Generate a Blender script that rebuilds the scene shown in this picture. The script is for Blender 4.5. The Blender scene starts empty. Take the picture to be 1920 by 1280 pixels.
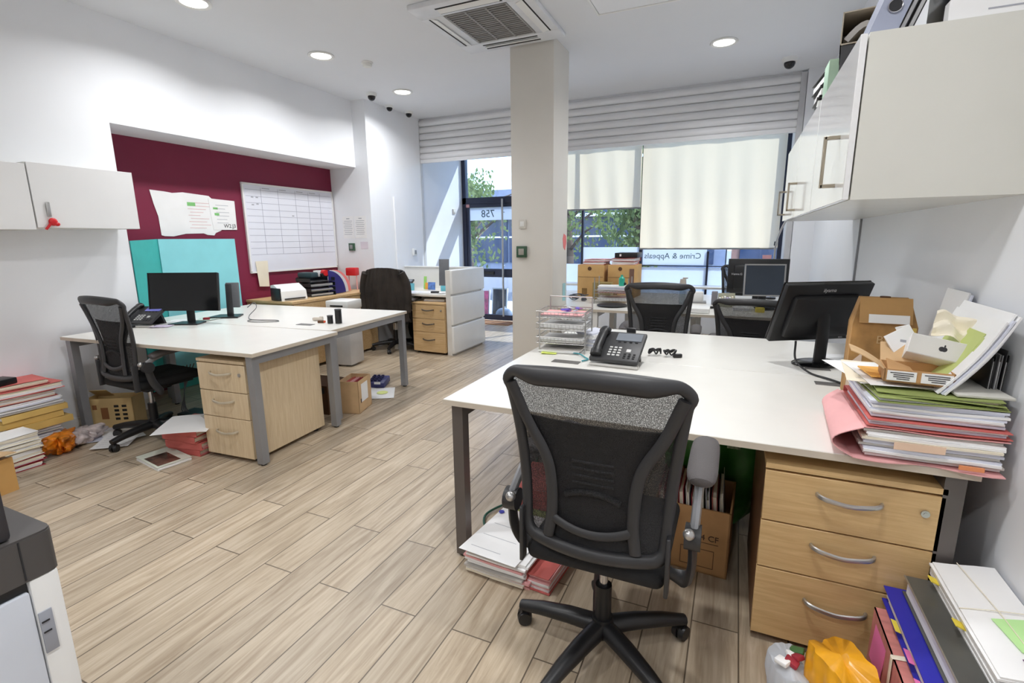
import bpy, bmesh, math, random
from math import sin, cos, pi, radians as R
from mathutils import Vector as V, Matrix as M4

# ------------------------------------------------------------------ camera, light, exposure
sc = bpy.context.scene
COL = sc.collection
sc.view_settings.view_transform = 'Standard'
sc.view_settings.look = 'None'
sc.view_settings.gamma = 1
sc.view_settings.use_curve_mapping = False
sc.view_settings.exposure = 0.0
EYE = 1.38
CEIL = 3.07
cam = bpy.data.cameras.new('camera')
cam.sensor_width = 36
cam.lens = 933.7 / 1920 * 36
cam.clip_start = 0.03
camo = bpy.data.objects.new('camera', cam)
COL.objects.link(camo)
yaw, pit, rol = R(-24.09), R(11.574), R(-0.574)
fw = V((sin(yaw) * cos(pit), cos(yaw) * cos(pit), -sin(pit)))
rt = V((cos(yaw), -sin(yaw), 0))
up = rt.cross(fw)
r2 = rt * cos(rol) + up * sin(rol)
u2 = up * cos(rol) - rt * sin(rol)
mw = M4((r2, u2, -fw)).transposed().to_4x4()
mw.translation = (0, 0, EYE)
camo.matrix_world = mw
sc.camera = camo

world = bpy.data.worlds.new('sky')
sc.world = world
world.use_nodes = True
wn = world.node_tree.nodes
sky = wn.new('ShaderNodeTexSky')
sky.sky_type = 'NISHITA'
sky.sun_disc = False
sky.sun_elevation = R(48)
sky.sun_rotation = R(120)
sky.air_density = 1.0
sky.dust_density = 1.5
world.node_tree.links.new(sky.outputs[0], wn['Background'].inputs[0])
wn['Background'].inputs[1].default_value = 1.0

sl = bpy.data.lights.new('sun', 'SUN')
sl.energy = 11.0
sl.angle = R(1.0)
sl.color = (1.0, 0.92, 0.80)
so = bpy.data.objects.new('sun', sl)
so.rotation_euler = V((-.40, -.585, -.707)).to_track_quat('-Z', 'Y').to_euler()      # high sun over the street
so.location = (0, 15, 12)
COL.objects.link(so)
sc.cycles.max_bounces = 10
sc.cycles.diffuse_bounces = 6
sc.cycles.transparent_max_bounces = 16
sc.cycles.sample_clamp_indirect = 6
sc.cycles.caustics_reflective = False
sc.cycles.caustics_refractive = False

LIGHT_W = 17.2
LIGHTS_SEEN = [(-3.69, 2.72), (-3.66, 3.91), (-3.68, 5.19), (-0.24, 5.19)]
LIGHTS_FILL = [(-0.24, 2.9), (-0.24, 1.0), (-1.95, 1.2), (-1.95, -0.6), (-0.24, -0.8)]  # unseen downlights, added to fill the room with light

# ------------------------------------------------------------------ materials
def srgb(r, g, b):
    f = lambda c: (c / 12.92 if c <= 0.04045 else ((c + 0.055) / 1.055) ** 2.4)
    return (f(r / 255), f(g / 255), f(b / 255), 1)

MATS = {}
def mat(name, col, rough=0.5, metal=0.0, var=0.04, scale=6.0, bump=0.0, bscale=200.0, spec=None, coat=0.0, stretch=None):
    """principled surface with a soft procedural tone variation"""
    if name in MATS:
        return MATS[name]
    m = bpy.data.materials.new(name)
    m.use_nodes = True
    nt = m.node_tree
    n, l = nt.nodes, nt.links
    p = n['Principled BSDF']
    p.inputs['Roughness'].default_value = rough
    p.inputs['Metallic'].default_value = metal
    if spec is not None:
        p.inputs['Specular IOR Level'].default_value = spec
    p.inputs['Coat Weight'].default_value = coat
    c = srgb(*col)
    tc = n.new('ShaderNodeTexCoord')
    src = tc.outputs['Object']
    if stretch:
        mp = n.new('ShaderNodeMapping')
        mp.inputs['Scale'].default_value = stretch
        l.new(src, mp.inputs[0])
        src = mp.outputs[0]
    nz = n.new('ShaderNodeTexNoise')
    nz.inputs['Scale'].default_value = scale
    nz.inputs['Detail'].default_value = 5
    l.new(src, nz.inputs['Vector'])
    rp = n.new('ShaderNodeValToRGB')
    rp.color_ramp.elements[0].position = 0.3
    rp.color_ramp.elements[1].position = 0.7
    rp.color_ramp.elements[0].color = tuple(max(0, x * (1 - 2.2 * var)) for x in c[:3]) + (1,)
    rp.color_ramp.elements[1].color = tuple(min(1, x * (1 + 1.2 * var)) for x in c[:3]) + (1,)
    l.new(nz.outputs[0], rp.inputs[0])
    l.new(rp.outputs[0], p.inputs['Base Color'])
    if bump:
        n2 = n.new('ShaderNodeTexNoise')
        n2.inputs['Scale'].default_value = bscale
        l.new(src, n2.inputs['Vector'])
        b = n.new('ShaderNodeBump')
        b.inputs['Strength'].default_value = bump
        b.inputs['Distance'].default_value = 0.004
        l.new(n2.outputs[0], b.inputs['Height'])
        l.new(b.outputs[0], p.inputs['Normal'])
    MATS[name] = m
    return m

def wood(name, c1, c2, axis, rough=0.45, scale=9.0):
    if name in MATS:
        return MATS[name]
    m = mat(name, c1, rough)
    nt = m.node_tree
    n, l = nt.nodes, nt.links
    p = n['Principled BSDF']
    mp = n.new('ShaderNodeMapping')
    s = [14, 14, 14]
    s[axis] = 0.9
    mp.inputs['Scale'].default_value = s
    l.new(n['Texture Coordinate'].outputs['Object'], mp.inputs[0])
    a = n.new('ShaderNodeTexNoise')
    a.inputs['Scale'].default_value = scale * 0.55
    a.inputs['Detail'].default_value = 8
    a.inputs['Roughness'].default_value = 0.65
    a.inputs['Distortion'].default_value = 0.6
    l.new(mp.outputs[0], a.inputs['Vector'])
    rp = n.new('ShaderNodeValToRGB')
    rp.color_ramp.elements[0].position = 0.32
    rp.color_ramp.elements[0].color = srgb(*c2)
    rp.color_ramp.elements[1].position = 0.68
    rp.color_ramp.elements[1].color = srgb(*c1)
    l.new(a.outputs[0], rp.inputs[0])
    l.new(rp.outputs[0], p.inputs['Base Color'])
    return m

def glass(name, tint=(235, 245, 255), refl=0.08, rough=0.02):
    if name in MATS:
        return MATS[name]
    m = bpy.data.materials.new(name)
    m.use_nodes = True
    n, l = m.node_tree.nodes, m.node_tree.links
    n.remove(n['Principled BSDF'])
    t = n.new('ShaderNodeBsdfTransparent')
    t.inputs[0].default_value = srgb(*tint)
    g = n.new('ShaderNodeBsdfGlossy')
    g.inputs['Roughness'].default_value = rough
    lw = n.new('ShaderNodeLayerWeight')
    lw.inputs[0].default_value = 0.25
    mu = n.new('ShaderNodeMath')
    mu.operation = 'MULTIPLY_ADD'
    mu.inputs[1].default_value = 0.35
    mu.inputs[2].default_value = refl * 0.5
    l.new(lw.outputs['Fresnel'], mu.inputs[0])
    x = n.new('ShaderNodeMixShader')
    l.new(mu.outputs[0], x.inputs[0])
    l.new(t.outputs[0], x.inputs[1])
    l.new(g.outputs[0], x.inputs[2])
    l.new(x.outputs[0], n['Material Output'].inputs[0])
    MATS[name] = m
    return m

def translucent(name, col, trans=0.5, clear=0.0, noise=0.0, nscale=(60, 60, 6)):
    """cloth, frosted film: part diffuse, part translucent, part clear"""
    if name in MATS:
        return MATS[name]
    m = bpy.data.materials.new(name)
    m.use_nodes = True
    n, l = m.node_tree.nodes, m.node_tree.links
    n.remove(n['Principled BSDF'])
    d = n.new('ShaderNodeBsdfDiffuse')
    t = n.new('ShaderNodeBsdfTranslucent')
    tc = n.new('ShaderNodeTexCoord')
    mp = n.new('ShaderNodeMapping')
    mp.inputs['Scale'].default_value = nscale
    l.new(tc.outputs['Object'], mp.inputs[0])
    nz = n.new('ShaderNodeTexNoise')
    nz.inputs['Scale'].default_value = 1.0
    l.new(mp.outputs[0], nz.inputs['Vector'])
    rp = n.new('ShaderNodeValToRGB')
    c = srgb(*col)
    rp.color_ramp.elements[0].color = tuple(x * (1 - noise) for x in c[:3]) + (1,)
    rp.color_ramp.elements[1].color = c
    l.new(nz.outputs[0], rp.inputs[0])
    for s in (d, t):
        l.new(rp.outputs[0], s.inputs[0])
    x = n.new('ShaderNodeMixShader')
    x.inputs[0].default_value = trans
    l.new(d.outputs[0], x.inputs[1])
    l.new(t.outputs[0], x.inputs[2])
    out = x
    if clear:
        k = n.new('ShaderNodeBsdfTransparent')
        y = n.new('ShaderNodeMixShader')
        y.inputs[0].default_value = clear
        l.new(x.outputs[0], y.inputs[1])
        l.new(k.outputs[0], y.inputs[2])
        out = y
    l.new(out.outputs[0], n['Material Output'].inputs[0])
    MATS[name] = m
    return m

def netting(name, col, open_=0.5, scale=420.0):
    """woven chair mesh: threads with see-through holes"""
    if name in MATS:
        return MATS[name]
    m = mat(name, col, 0.7)
    n, l = m.node_tree.nodes, m.node_tree.links
    vo = n.new('ShaderNodeTexVoronoi')
    vo.inputs['Scale'].default_value = scale
    l.new(n['Texture Coordinate'].outputs['Object'], vo.inputs['Vector'])
    rp = n.new('ShaderNodeValToRGB')
    rp.color_ramp.elements[0].position = 0.35
    rp.color_ramp.elements[0].color = (1 - open_ - 0.25,) * 3 + (1,)
    rp.color_ramp.elements[1].position = 0.6
    rp.color_ramp.elements[1].color = (min(1, 1 - open_ + 0.25),) * 3 + (1,)
    l.new(vo.outputs['Distance'], rp.inputs[0])
    l.new(rp.outputs[0], n['Principled BSDF'].inputs['Alpha'])
    return m

def emit(name, col, power):
    if name in MATS:
        return MATS[name]
    m = mat(name, col, 0.4)
    p = m.node_tree.nodes['Principled BSDF']
    p.inputs['Emission Color'].default_value = srgb(*col)
    p.inputs['Emission Strength'].default_value = power
    return m

def floor_mat():
    m = mat('floor_planks', (190, 172, 148), 0.36)
    n, l = m.node_tree.nodes, m.node_tree.links
    p = n['Principled BSDF']
    tc = n['Texture Coordinate']
    rot = n.new('ShaderNodeMapping')
    rot.inputs['Rotation'].default_value = (0, 0, R(90))
    rot.inputs['Location'].default_value = (0.28, 0.055, 0)
    l.new(tc.outputs['Object'], rot.inputs[0])
    b = n.new('ShaderNodeTexBrick')
    b.offset = 0.37
    b.offset_frequency = 2
    b.inputs['Scale'].default_value = 1
    b.inputs['Brick Width'].default_value = 1.05
    b.inputs['Row Height'].default_value = 0.158
    b.inputs['Mortar Size'].default_value = 0.0026
    b.inputs['Mortar Smooth'].default_value = 0.1
    b.inputs['Bias'].default_value = 0.0
    b.inputs['Color1'].default_value = (0, 0, 0, 1)
    b.inputs['Color2'].default_value = (1, 1, 1, 1)
    l.new(rot.outputs[0], b.inputs['Vector'])
    # grain runs along the plank, its phase shifts from plank to plank
    mp = n.new('ShaderNodeMapping')
    mp.inputs['Scale'].default_value = (1.3, 16, 1)
    l.new(rot.outputs[0], mp.inputs[0])
    add = n.new('ShaderNodeVectorMath')
    add.operation = 'MULTIPLY_ADD'
    add.inputs[1].default_value = (7, 3, 9)
    l.new(b.outputs['Color'], add.inputs[0])
    l.new(mp.outputs[0], add.inputs[2])
    g = n.new('ShaderNodeTexNoise')
    g.inputs['Scale'].default_value = 2.2
    g.inputs['Detail'].default_value = 9
    g.inputs['Roughness'].default_value = 0.62
    g.inputs['Distortion'].default_value = 0.7
    l.new(add.outputs[0], g.inputs['Vector'])
    rp = n.new('ShaderNodeValToRGB')
    e = rp.color_ramp.elements
    e[0].position = 0.28
    e[0].color = srgb(148, 131, 110)
    e[1].position = 0.72
    e[1].color = srgb(201, 188, 169)
    k = e.new(0.5)
    k.color = srgb(178, 163, 142)
    l.new(g.outputs[0], rp.inputs[0])
    tone = n.new('ShaderNodeMix')
    tone.data_type = 'RGBA'
    tone.blend_type = 'MULTIPLY'
    tone.inputs[0].default_value = 1.0
    rp2 = n.new('ShaderNodeValToRGB')
    rp2.color_ramp.elements[0].color = (0.84, 0.83, 0.82, 1)
    rp2.color_ramp.elements[1].color = (1.1, 1.08, 1.05, 1)
    l.new(b.outputs['Color'], rp2.inputs[0])
    l.new(rp.outputs[0], tone.inputs[6])
    l.new(rp2.outputs[0], tone.inputs[7])
    mx = n.new('ShaderNodeMix')
    mx.data_type = 'RGBA'
    l.new(b.outputs['Fac'], mx.inputs[0])
    l.new(tone.outputs[2], mx.inputs[6])
    mx.inputs[7].default_value = srgb(98, 86, 72)
    l.new(mx.outputs[2], p.inputs['Base Color'])
    bp = n.new('ShaderNodeBump')
    bp.inputs['Strength'].default_value = 0.35
    bp.inputs['Distance'].default_value = 0.002
    inv = n.new('ShaderNodeMath')
    inv.operation = 'SUBTRACT'
    inv.inputs[0].default_value = 1
    l.new(b.outputs['Fac'], inv.inputs[1])
    l.new(inv.outputs[0], bp.inputs['Height'])
    l.new(bp.outputs[0], p.inputs['Normal'])
    return m

WALL = mat('white_wall_paint', (236, 238, 242), 0.7, var=0.012, scale=1.5)
CEILM = mat('ceiling_paint', (226, 228, 232), 0.8, var=0.01, scale=1.2)
RED = mat('burgundy_wall_paint', (122, 24, 58), 0.6, var=0.05, scale=1.2)
COLM = mat('column_paint', (222, 218, 211), 0.6, var=0.015, scale=2)
DTOP = mat('white_desktop', (228, 226, 220), 0.32, var=0.01)
DEDGE = mat('desktop_edge', (205, 194, 178), 0.5, var=0.02)
STEEL = mat('grey_painted_steel', (150, 151, 154), 0.4, 0.35, var=0.03)
STEELD = mat('dark_painted_steel', (104, 98, 95), 0.4, 0.35, var=0.03)
BLACK = mat('black_plastic', (26, 26, 28), 0.4, var=0.05)
BLACKG = mat('glossy_black_plastic', (16, 16, 18), 0.16, var=0.02)
CHARC = mat('charcoal_plastic', (52, 52, 54), 0.45, var=0.05)
FABRIC = mat('black_seat_fabric', (28, 28, 30), 0.85, var=0.1, bump=0.3, bscale=400)
PADM = mat('grey_arm_pad', (92, 88, 88), 0.75, var=0.05, bump=0.4, bscale=300)
CHROME = mat('chrome', (200, 200, 204), 0.18, 1.0, var=0.01)
SILVER = mat('satin_silver', (190, 189, 188), 0.3, 0.85, var=0.02)
WHITEP = mat('white_plastic', (232, 232, 230), 0.35, var=0.01)
GREYP = mat('grey_plastic', (140, 140, 142), 0.45, var=0.02)
OAK = wood('light_oak', (214, 184, 140), (192, 156, 108), 0)
OAKV = wood('pale_oak_upright', (222, 203, 172), (203, 180, 144), 2)
OAKY = wood('oak_warm', (222, 190, 138), (201, 165, 114), 0)
CARD = mat('brown_cardboard', (190, 146, 98), 0.8, var=0.06, scale=10)
CARDI = mat('cardboard_inside', (206, 172, 130), 0.85, var=0.05, scale=10)
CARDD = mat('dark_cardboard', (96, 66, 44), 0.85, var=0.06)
PAPER = mat('white_paper', (240, 240, 240), 0.7, var=0.015)
PAPERB = mat('bluish_paper', (216, 219, 232), 0.7, var=0.02)
PAPERC = mat('cream_paper', (236, 228, 208), 0.7, var=0.02)
PAPERG = mat('grey_paper', (196, 192, 186), 0.7, var=0.03)
INK = mat('grey_print', (168, 170, 178), 0.8)
INKD = mat('dark_print', (36, 36, 40), 0.7)
FRED = mat('red_card_folder', (204, 104, 98), 0.65, var=0.05)
FRED2 = mat('deep_red_folder', (158, 44, 58), 0.65, var=0.05)
FPINK = mat('pink_card_folder', (232, 172, 172), 0.65, var=0.04)
FYEL = mat('manila_yellow', (220, 184, 106), 0.7, var=0.05)
FGRN = mat('green_card_folder', (146, 158, 92), 0.65, var=0.05)
FLIME = mat('lime_card_folder', (196, 208, 132), 0.65, var=0.04)
BLUE = mat('royal_blue_card', (44, 44, 170), 0.45, var=0.04)
DRAWLINE = mat('drawer_gap_shadow_gap', (60, 44, 30), 0.8)
CABW = mat('cabinet_white', (214, 213, 205), 0.25, var=0.008)
CABG = mat('cabinet_gloss_white', (232, 232, 232), 0.12, var=0.006, coat=0.3)
SHUT = mat('shutter_white', (228, 228, 230), 0.4, var=0.02, scale=3)
TEAL = mat('pale_turquoise_board', (140, 214, 222), 0.5, var=0.02)
TEALD = mat('shaded_turquoise_board', (62, 176, 170), 0.5, var=0.04)  # darker copy of the turquoise, fold shading put into the colour
FRAMEM = mat('dark_blue_grey_frame', (48, 52, 72), 0.4, 0.2)
GLASS = glass('window_glass')
CLEARP = glass('clear_plastic', (238, 244, 246), 0.12, 0.1)
NET = netting('chair_netting', (40, 40, 42), 0.5)
NETD = netting('dense_chair_netting', (34, 34, 36), 0.12)
STICKY = mat('yellow_sticky', (246, 224, 84), 0.7)
STICKG = mat('green_sticky', (188, 232, 160), 0.7)
STICKP = mat('pink_sticky', (246, 128, 190), 0.7)
CYAN = mat('cyan_plastic', (110, 190, 206), 0.4)
REDP = mat('red_plastic', (206, 28, 34), 0.4)
SCREEN = mat('screen_black', (12, 14, 16), 0.12, var=0.02)
# ------------------------------------------------------------------ mesh helpers
def rotm(rx=0, ry=0, rz=0):
    return M4.Rotation(rz, 4, 'Z') @ M4.Rotation(ry, 4, 'Y') @ M4.Rotation(rx, 4, 'X')

class MB:
    """collects primitives, then links them as ONE mesh object"""
    def __init__(s):
        s.v, s.f, s.fm, s.k = [], [], [], 0
    def mi(s, k):
        s.k = k
        return s
    def raw(s, vs, fs, T=None):
        o = len(s.v)
        s.v += [tuple(T @ V(p)) if T else tuple(p) for p in vs]
        s.f += [tuple(i + o for i in f) for f in fs]
        s.fm += [s.k] * len(fs)
        return s
    def box(s, c, d, rz=0, rx=0, ry=0, bev=0, seg=2, T=None):
        X = M4.Translation(c) @ rotm(rx, ry, rz)
        if T:
            X = T @ X
        x, y, z = d[0] / 2, d[1] / 2, d[2] / 2
        if not bev:
            vs = [(a, b, e) for e in (-z, z) for a, b in ((-x, -y), (x, -y), (x, y), (-x, y))]
            fs = [(3, 2, 1, 0), (4, 5, 6, 7), (0, 1, 5, 4), (1, 2, 6, 5), (2, 3, 7, 6), (3, 0, 4, 7)]
            return s.raw(vs, fs, X)
        bm = bmesh.new()
        bmesh.ops.create_cube(bm, size=1, matrix=M4.Diagonal((d[0], d[1], d[2], 1)))
        bev = min(bev, 0.49 * min(d))
        bmesh.ops.bevel(bm, geom=list(bm.edges), offset=bev, segments=seg, profile=0.5, affect='EDGES')
        bm.verts.index_update()
        vs = [v.co.copy() for v in bm.verts]
        fs = [[v.index for v in f.verts] for f in bm.faces]
        bm.free()
        return s.raw(vs, fs, X)
    def b2(s, lo, hi, **k):
        return s.box([(a + b) / 2 for a, b in zip(lo, hi)], [abs(b - a) for a, b in zip(lo, hi)], **k)
    def cyl(s, p0, p1, r0, r1=None, n=16, cap=True, T=None):
        r1 = r0 if r1 is None else r1
        p0, p1 = V(p0), V(p1)
        z = (p1 - p0).normalized()
        a = z.orthogonal().normalized()
        b = z.cross(a)
        vs = []
        for p, r in ((p0, r0), (p1, r1)):
            vs += [p + a * (r * cos(2 * pi * i / n)) + b * (r * sin(2 * pi * i / n)) for i in range(n)]
        fs = [(i, (i + 1) % n, n + (i + 1) % n, n + i) for i in range(n)]
        if cap:
            fs += [tuple(range(n))[::-1], tuple(range(n, 2 * n))]
        return s.raw(vs, fs, T)
    def tube(s, pts, r, n=8, closed=False, flat=None, T=None):
        """round (or flattened: flat=(normal, rn, rt)) sweep along a polyline; r may be a list"""
        pts = [V(p) for p in pts]
        m = len(pts)
        rs = r if isinstance(r, (list, tuple)) else [r] * m
        vs, fs = [], []
        prev = None
        for i, p in enumerate(pts):
            if closed:
                t = pts[(i + 1) % m] - pts[i - 1]
            else:
                t = pts[min(i + 1, m - 1)] - pts[max(i - 1, 0)]
            t = t.normalized() if t.length > 1e-9 else V((0, 0, 1))
            if flat:
                a = V(flat[0])
                a = (a - t * a.dot(t)).normalized()
            else:
                a = t.orthogonal() if prev is None else prev - t * prev.dot(t)
                a = a.normalized() if a.length > 1e-6 else t.orthogonal().normalized()
            prev = a
            b = t.cross(a)
            ra = flat[1] * rs[i] if flat else rs[i]
            rb = flat[2] * rs[i] if flat else rs[i]
            vs += [p + a * (ra * cos(2 * pi * j / n)) + b * (rb * sin(2 * pi * j / n)) for j in range(n)]
        for i in range(m if closed else m - 1):
            o, q = i * n, ((i + 1) % m) * n
            fs += [(o + j, o + (j + 1) % n, q + (j + 1) % n, q + j) for j in range(n)]
        if not closed:
            fs += [tuple(range(n))[::-1], tuple((m - 1) * n + j for j in range(n))]
        return s.raw(vs, fs, T)
    def prism(s, pts, z0, z1, T=None):
        n = len(pts)
        vs = [(x, y, z0) for x, y in pts] + [(x, y, z1) for x, y in pts]
        fs = [(i, (i + 1) % n, n + (i + 1) % n, n + i) for i in range(n)]
        fs += [tuple(range(n))[::-1], tuple(range(n, 2 * n))]
        return s.raw(vs, fs, T)
    def lathe(s, prof, c=(0, 0, 0), n=24, T=None):
        X = M4.Translation(c)
        if T:
            X = T @ X
        vs, fs = [], []
        for r, z in prof:
            vs += [(r * cos(2 * pi * j / n), r * sin(2 * pi * j / n), z) for j in range(n)]
        for i in range(len(prof) - 1):
            o, q = i * n, (i + 1) * n
            fs += [(o + j, o + (j + 1) % n, q + (j + 1) % n, q + j) for j in range(n)]
        fs += [tuple(range(n))[::-1], tuple((len(prof) - 1) * n + j for j in range(n))]
        return s.raw(vs, fs, X)
    def ball(s, c, r, n=12, sc_=(1, 1, 1), T=None):
        prof = [(max(1e-4, r * sin(pi * i / n)), -r * cos(pi * i / n)) for i in range(n + 1)]
        X = M4.Translation(c) @ M4.Diagonal((sc_[0], sc_[1], sc_[2], 1))
        return s.lathe(prof, n=2 * n, T=(T @ X if T else X))
    def grid(s, f, nu, nv, th=0.0, T=None):
        """surface f(u,v), u and v in 0..1, given thickness th along its normal"""
        P = [[V(f(i / nu, j / nv)) for i in range(nu + 1)] for j in range(nv + 1)]
        vs = [p for row in P for p in row]
        w = nu + 1
        q = [(j * w + i, j * w + i + 1, (j + 1) * w + i + 1, (j + 1) * w + i) for j in range(nv) for i in range(nu)]
        if not th:
            return s.raw(vs, q, T)
        back = []
        for j in range(nv + 1):
            for i in range(nu + 1):
                du = P[j][min(i + 1, nu)] - P[j][max(i - 1, 0)]
                dv = P[min(j + 1, nv)][i] - P[max(j - 1, 0)][i]
                nn = du.cross(dv)
                nn = nn.normalized() if nn.length > 1e-12 else V((0, 0, 1))
                back.append(P[j][i] - nn * th)
        N = len(vs)
        fs = list(q) + [tuple(N + k for k in f_[::-1]) for f_ in q]
        ring = [i for i in range(w)] + [j * w + nu for j in range(1, nv + 1)] + [nv * w + i for i in range(nu - 1, -1, -1)] + [j * w for j in range(nv - 1, 0, -1)]
        L = len(ring)
        fs += [(ring[(k + 1) % L], ring[k], N + ring[k], N + ring[(k + 1) % L]) for k in range(L)]
        return s.raw(vs + back, fs, T)
    def text(s, body, size, T, depth=0.0006, align='CENTER'):
        cu = bpy.data.curves.new('lettering', 'FONT')
        cu.body, cu.size, cu.extrude = body, size, depth
        cu.align_x, cu.align_y = align, 'CENTER'
        cu.resolution_u = 3
        o = bpy.data.objects.new('lettering', cu)
        COL.objects.link(o)
        bpy.context.view_layer.update()
        me = bpy.data.meshes.new_from_object(o.evaluated_get(bpy.context.evaluated_depsgraph_get()))
        vs = [v.co.copy() for v in me.vertices]
        fs = [tuple(p.vertices) for p in me.polygons]
        bpy.data.objects.remove(o)
        bpy.data.meshes.remove(me)
        bpy.data.curves.remove(cu)
        return s.raw(vs, fs, T)
    def build(s, name, m, parent=None, sharp=40, loc=None, rz=0, rot=None):
        me = bpy.data.meshes.new(name)
        me.from_pydata(s.v, [], s.f)
        ms = m if isinstance(m, (list, tuple)) else [m]
        for x in ms:
            me.materials.append(x)
        me.polygons.foreach_set('material_index', [min(k, len(ms) - 1) for k in s.fm])
        me.polygons.foreach_set('use_smooth', [True] * len(s.f))
        me.update()
        bm = bmesh.new()
        bm.from_mesh(me)
        bmesh.ops.recalc_face_normals(bm, faces=bm.faces)
        bm.to_mesh(me)
        bm.free()
        me.set_sharp_from_angle(angle=R(sharp))
        o = bpy.data.objects.new(name, me)
        COL.objects.link(o)
        if parent:
            o.parent = parent
        if loc:
            o.location = loc
        o.rotation_euler = rot if rot else (0, 0, rz)
        return o

def tag(o, label, cat, group=None, kind=None):
    o['label'] = label
    o['category'] = cat
    if group:
        o['group'] = group
    if kind:
        o['kind'] = kind
    return o

def thing(name, label, cat, loc=(0, 0, 0), rz=0, group=None, rot=None):
    o = bpy.data.objects.new(name, None)
    o.empty_display_size = 0.05
    COL.objects.link(o)
    o.location = loc
    o.rotation_euler = rot if rot else (0, 0, rz)
    return tag(o, label, cat, group)

def struct(o, label=None, cat=None):
    o['kind'] = 'structure'
    if label:
        o['label'] = label
    if cat:
        o['category'] = cat
    return o

def dup(root, loc, rz, label, group=None, skip=()):
    r = root.copy()
    COL.objects.link(r)
    r.location = loc
    r.rotation_euler = (0, 0, rz)
    r['label'] = label
    if group:
        r['group'] = group
    for ch in list(root.children):
        if ch.name.split('.')[0] in skip:
            continue
        c = ch.copy()
        COL.objects.link(c)
        c.parent = r
        for g in list(ch.children):
            d = g.copy()
            COL.objects.link(d)
            d.parent = c
    return r

def smooth_path(pts, k=6):
    """Catmull-Rom through the points"""
    P = [V(p) for p in pts]
    P = [P[0] * 2 - P[1]] + P + [P[-1] * 2 - P[-2]]
    out = []
    for i in range(1, len(P) - 2):
        a, b, c, d = P[i - 1:i + 3]
        for j in range(k):
            t = j / k
            out.append(0.5 * ((2 * b) + (c - a) * t + (2 * a - 5 * b + 4 * c - d) * t * t + (3 * b - a - 3 * c + d) * t ** 3))
    out.append(P[-2])
    return out

rng = random.Random(7)
# ------------------------------------------------------------------ the room shell
XL, XP, XA, XR = -4.48, -4.28, -4.90, 0.74      # left wall, pier face, alcove back, right wall
YB, YF, YS = -2.2, 7.65, 6.40                   # back wall, shop front, shutter
struct(MB().b2((-5.3, YB - .2, -.1), (1.2, 7.85, 0)).build('floor', floor_mat()), 'wood-effect plank floor running towards the shop front', 'floor')
struct(MB().b2((-5.3, YB - .2, CEIL), (1.2, 7.95, CEIL + .25)).build('ceiling', CEILM), 'plain white painted ceiling', 'ceiling')
w = MB()
w.b2((-5.3, YB, 0), (XL, 2.48, CEIL))
w.b2((-5.3, 2.48, 2.29), (XL, 5.23, CEIL))
w.b2((-5.3, 5.23, 0), (XP, YS, CEIL))
w.b2((-5.3, YS, 0), (XP - .04, 7.85, CEIL))
struct(w.build('wall_left', WALL), 'white left wall with deep alcove opening', 'wall')
struct(MB().b2((-5.3, 2.48, 0), (XA, 5.23, 2.29)).build('wall_alcove', RED), 'burgundy painted back wall of the alcove', 'wall')
w = MB()
w.b2((XR, YB, 0), (1.2, YS, CEIL))
w.b2((.54, YS - .06, 0), (1.2, YF + .11, CEIL))
struct(w.build('wall_right', WALL), 'white right wall behind desks', 'wall')
struct(MB().b2((-5.3, YB - .2, 0), (1.2, YB, CEIL)).build('wall_back', WALL), 'white rear wall', 'wall')
w = MB()
w.b2((XP - .04, YF + .02, 2.98), (.54, YF + .11, CEIL))
w.b2((-3.28, YF + .02, 0), (.54, YF + .2, .34))
struct(w.build('wall_front', WALL), 'shop front wall above and below the glazing', 'wall')
CX0, CX1, CY0, CY1 = -1.965, -1.55, 4.41, 4.83
struct(MB().box(((CX0 + CX1) / 2, (CY0 + CY1) / 2, CEIL / 2), (CX1 - CX0, CY1 - CY0, CEIL), bev=.006).build('column', COLM), 'square off-white column in the middle of the office', 'column')
struct(MB().b2((XL, YB, 0), (XL + .015, 2.48, .09)).build('baseboard_left', WHITEP))
struct(MB().b2((XR - .015, YB, 0), (XR, 6.3, .09)).build('baseboard_right', WHITEP))
struct(MB().b2((XP, 5.70, .0), (XP + .02, 6.0, 1.96)).build('trim_1', WALL), 'white boxed-in pipe casing on left wall', 'trim')
struct(MB().b2((XR - .012, 4.02, .74), (XR, 4.035, 1.49)).build('trim_2', STEEL), 'thin vertical joint strip on right wall', 'trim')

# shop front glazing
def bars(rects, y0, y1):
    m = MB()
    for x0, z0, x1, z1 in rects:
        m.b2((x0, y0, z0), (x1, y1, z1))
    return m
DX0, DX1 = -4.32, -3.33
d = struct(bars([(DX0, 0, DX0 + .07, 2.98), (DX1, 0, DX1 + .06, 2.98), (DX0, 1.97, DX1, 2.07), (DX0, 2.92, DX1, 2.98)], YF, YF + .09).build('door_1', FRAMEM), 'glazed shop entrance door with dark frame', 'door')
bars([(DX0 + .07, .02, DX0 + .115, 1.97), (DX1 - .045, .02, DX1, 1.97), (DX0 + .115, 1.91, DX1 - .045, 1.97), (DX0 + .115, .755, DX1 - .045, .895), (DX0 + .115, .02, DX1 - .045, .11)], YF + .015, YF + .07).build('door_leaf', FRAMEM, d)
MB().b2((DX0 + .115, YF + .035, .11), (DX1 - .045, YF + .043, 1.91)).build('pane', GLASS, d)
MB().b2((DX0 + .07, YF + .035, 2.07), (DX1, YF + .043, 2.92)).build('transom_pane', GLASS, d)
np_ = MB().b2((-4.19, YF + .030, 1.70), (-3.41, YF + .034, 1.905)).build('number_panel', translucent('white_film', (236, 242, 250), .55), d)
T = M4.Translation((-3.85, YF + .027, 1.80)) @ M4(((-1, 0, 0, 0), (0, 0, 1, 0), (0, 1, 0, 0), (0, 0, 0, 1)))
MB().text('758', .17, T, .001).build('number_lettering', mat('teal_grey_lettering', (70, 92, 104), .6), np_)
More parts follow.
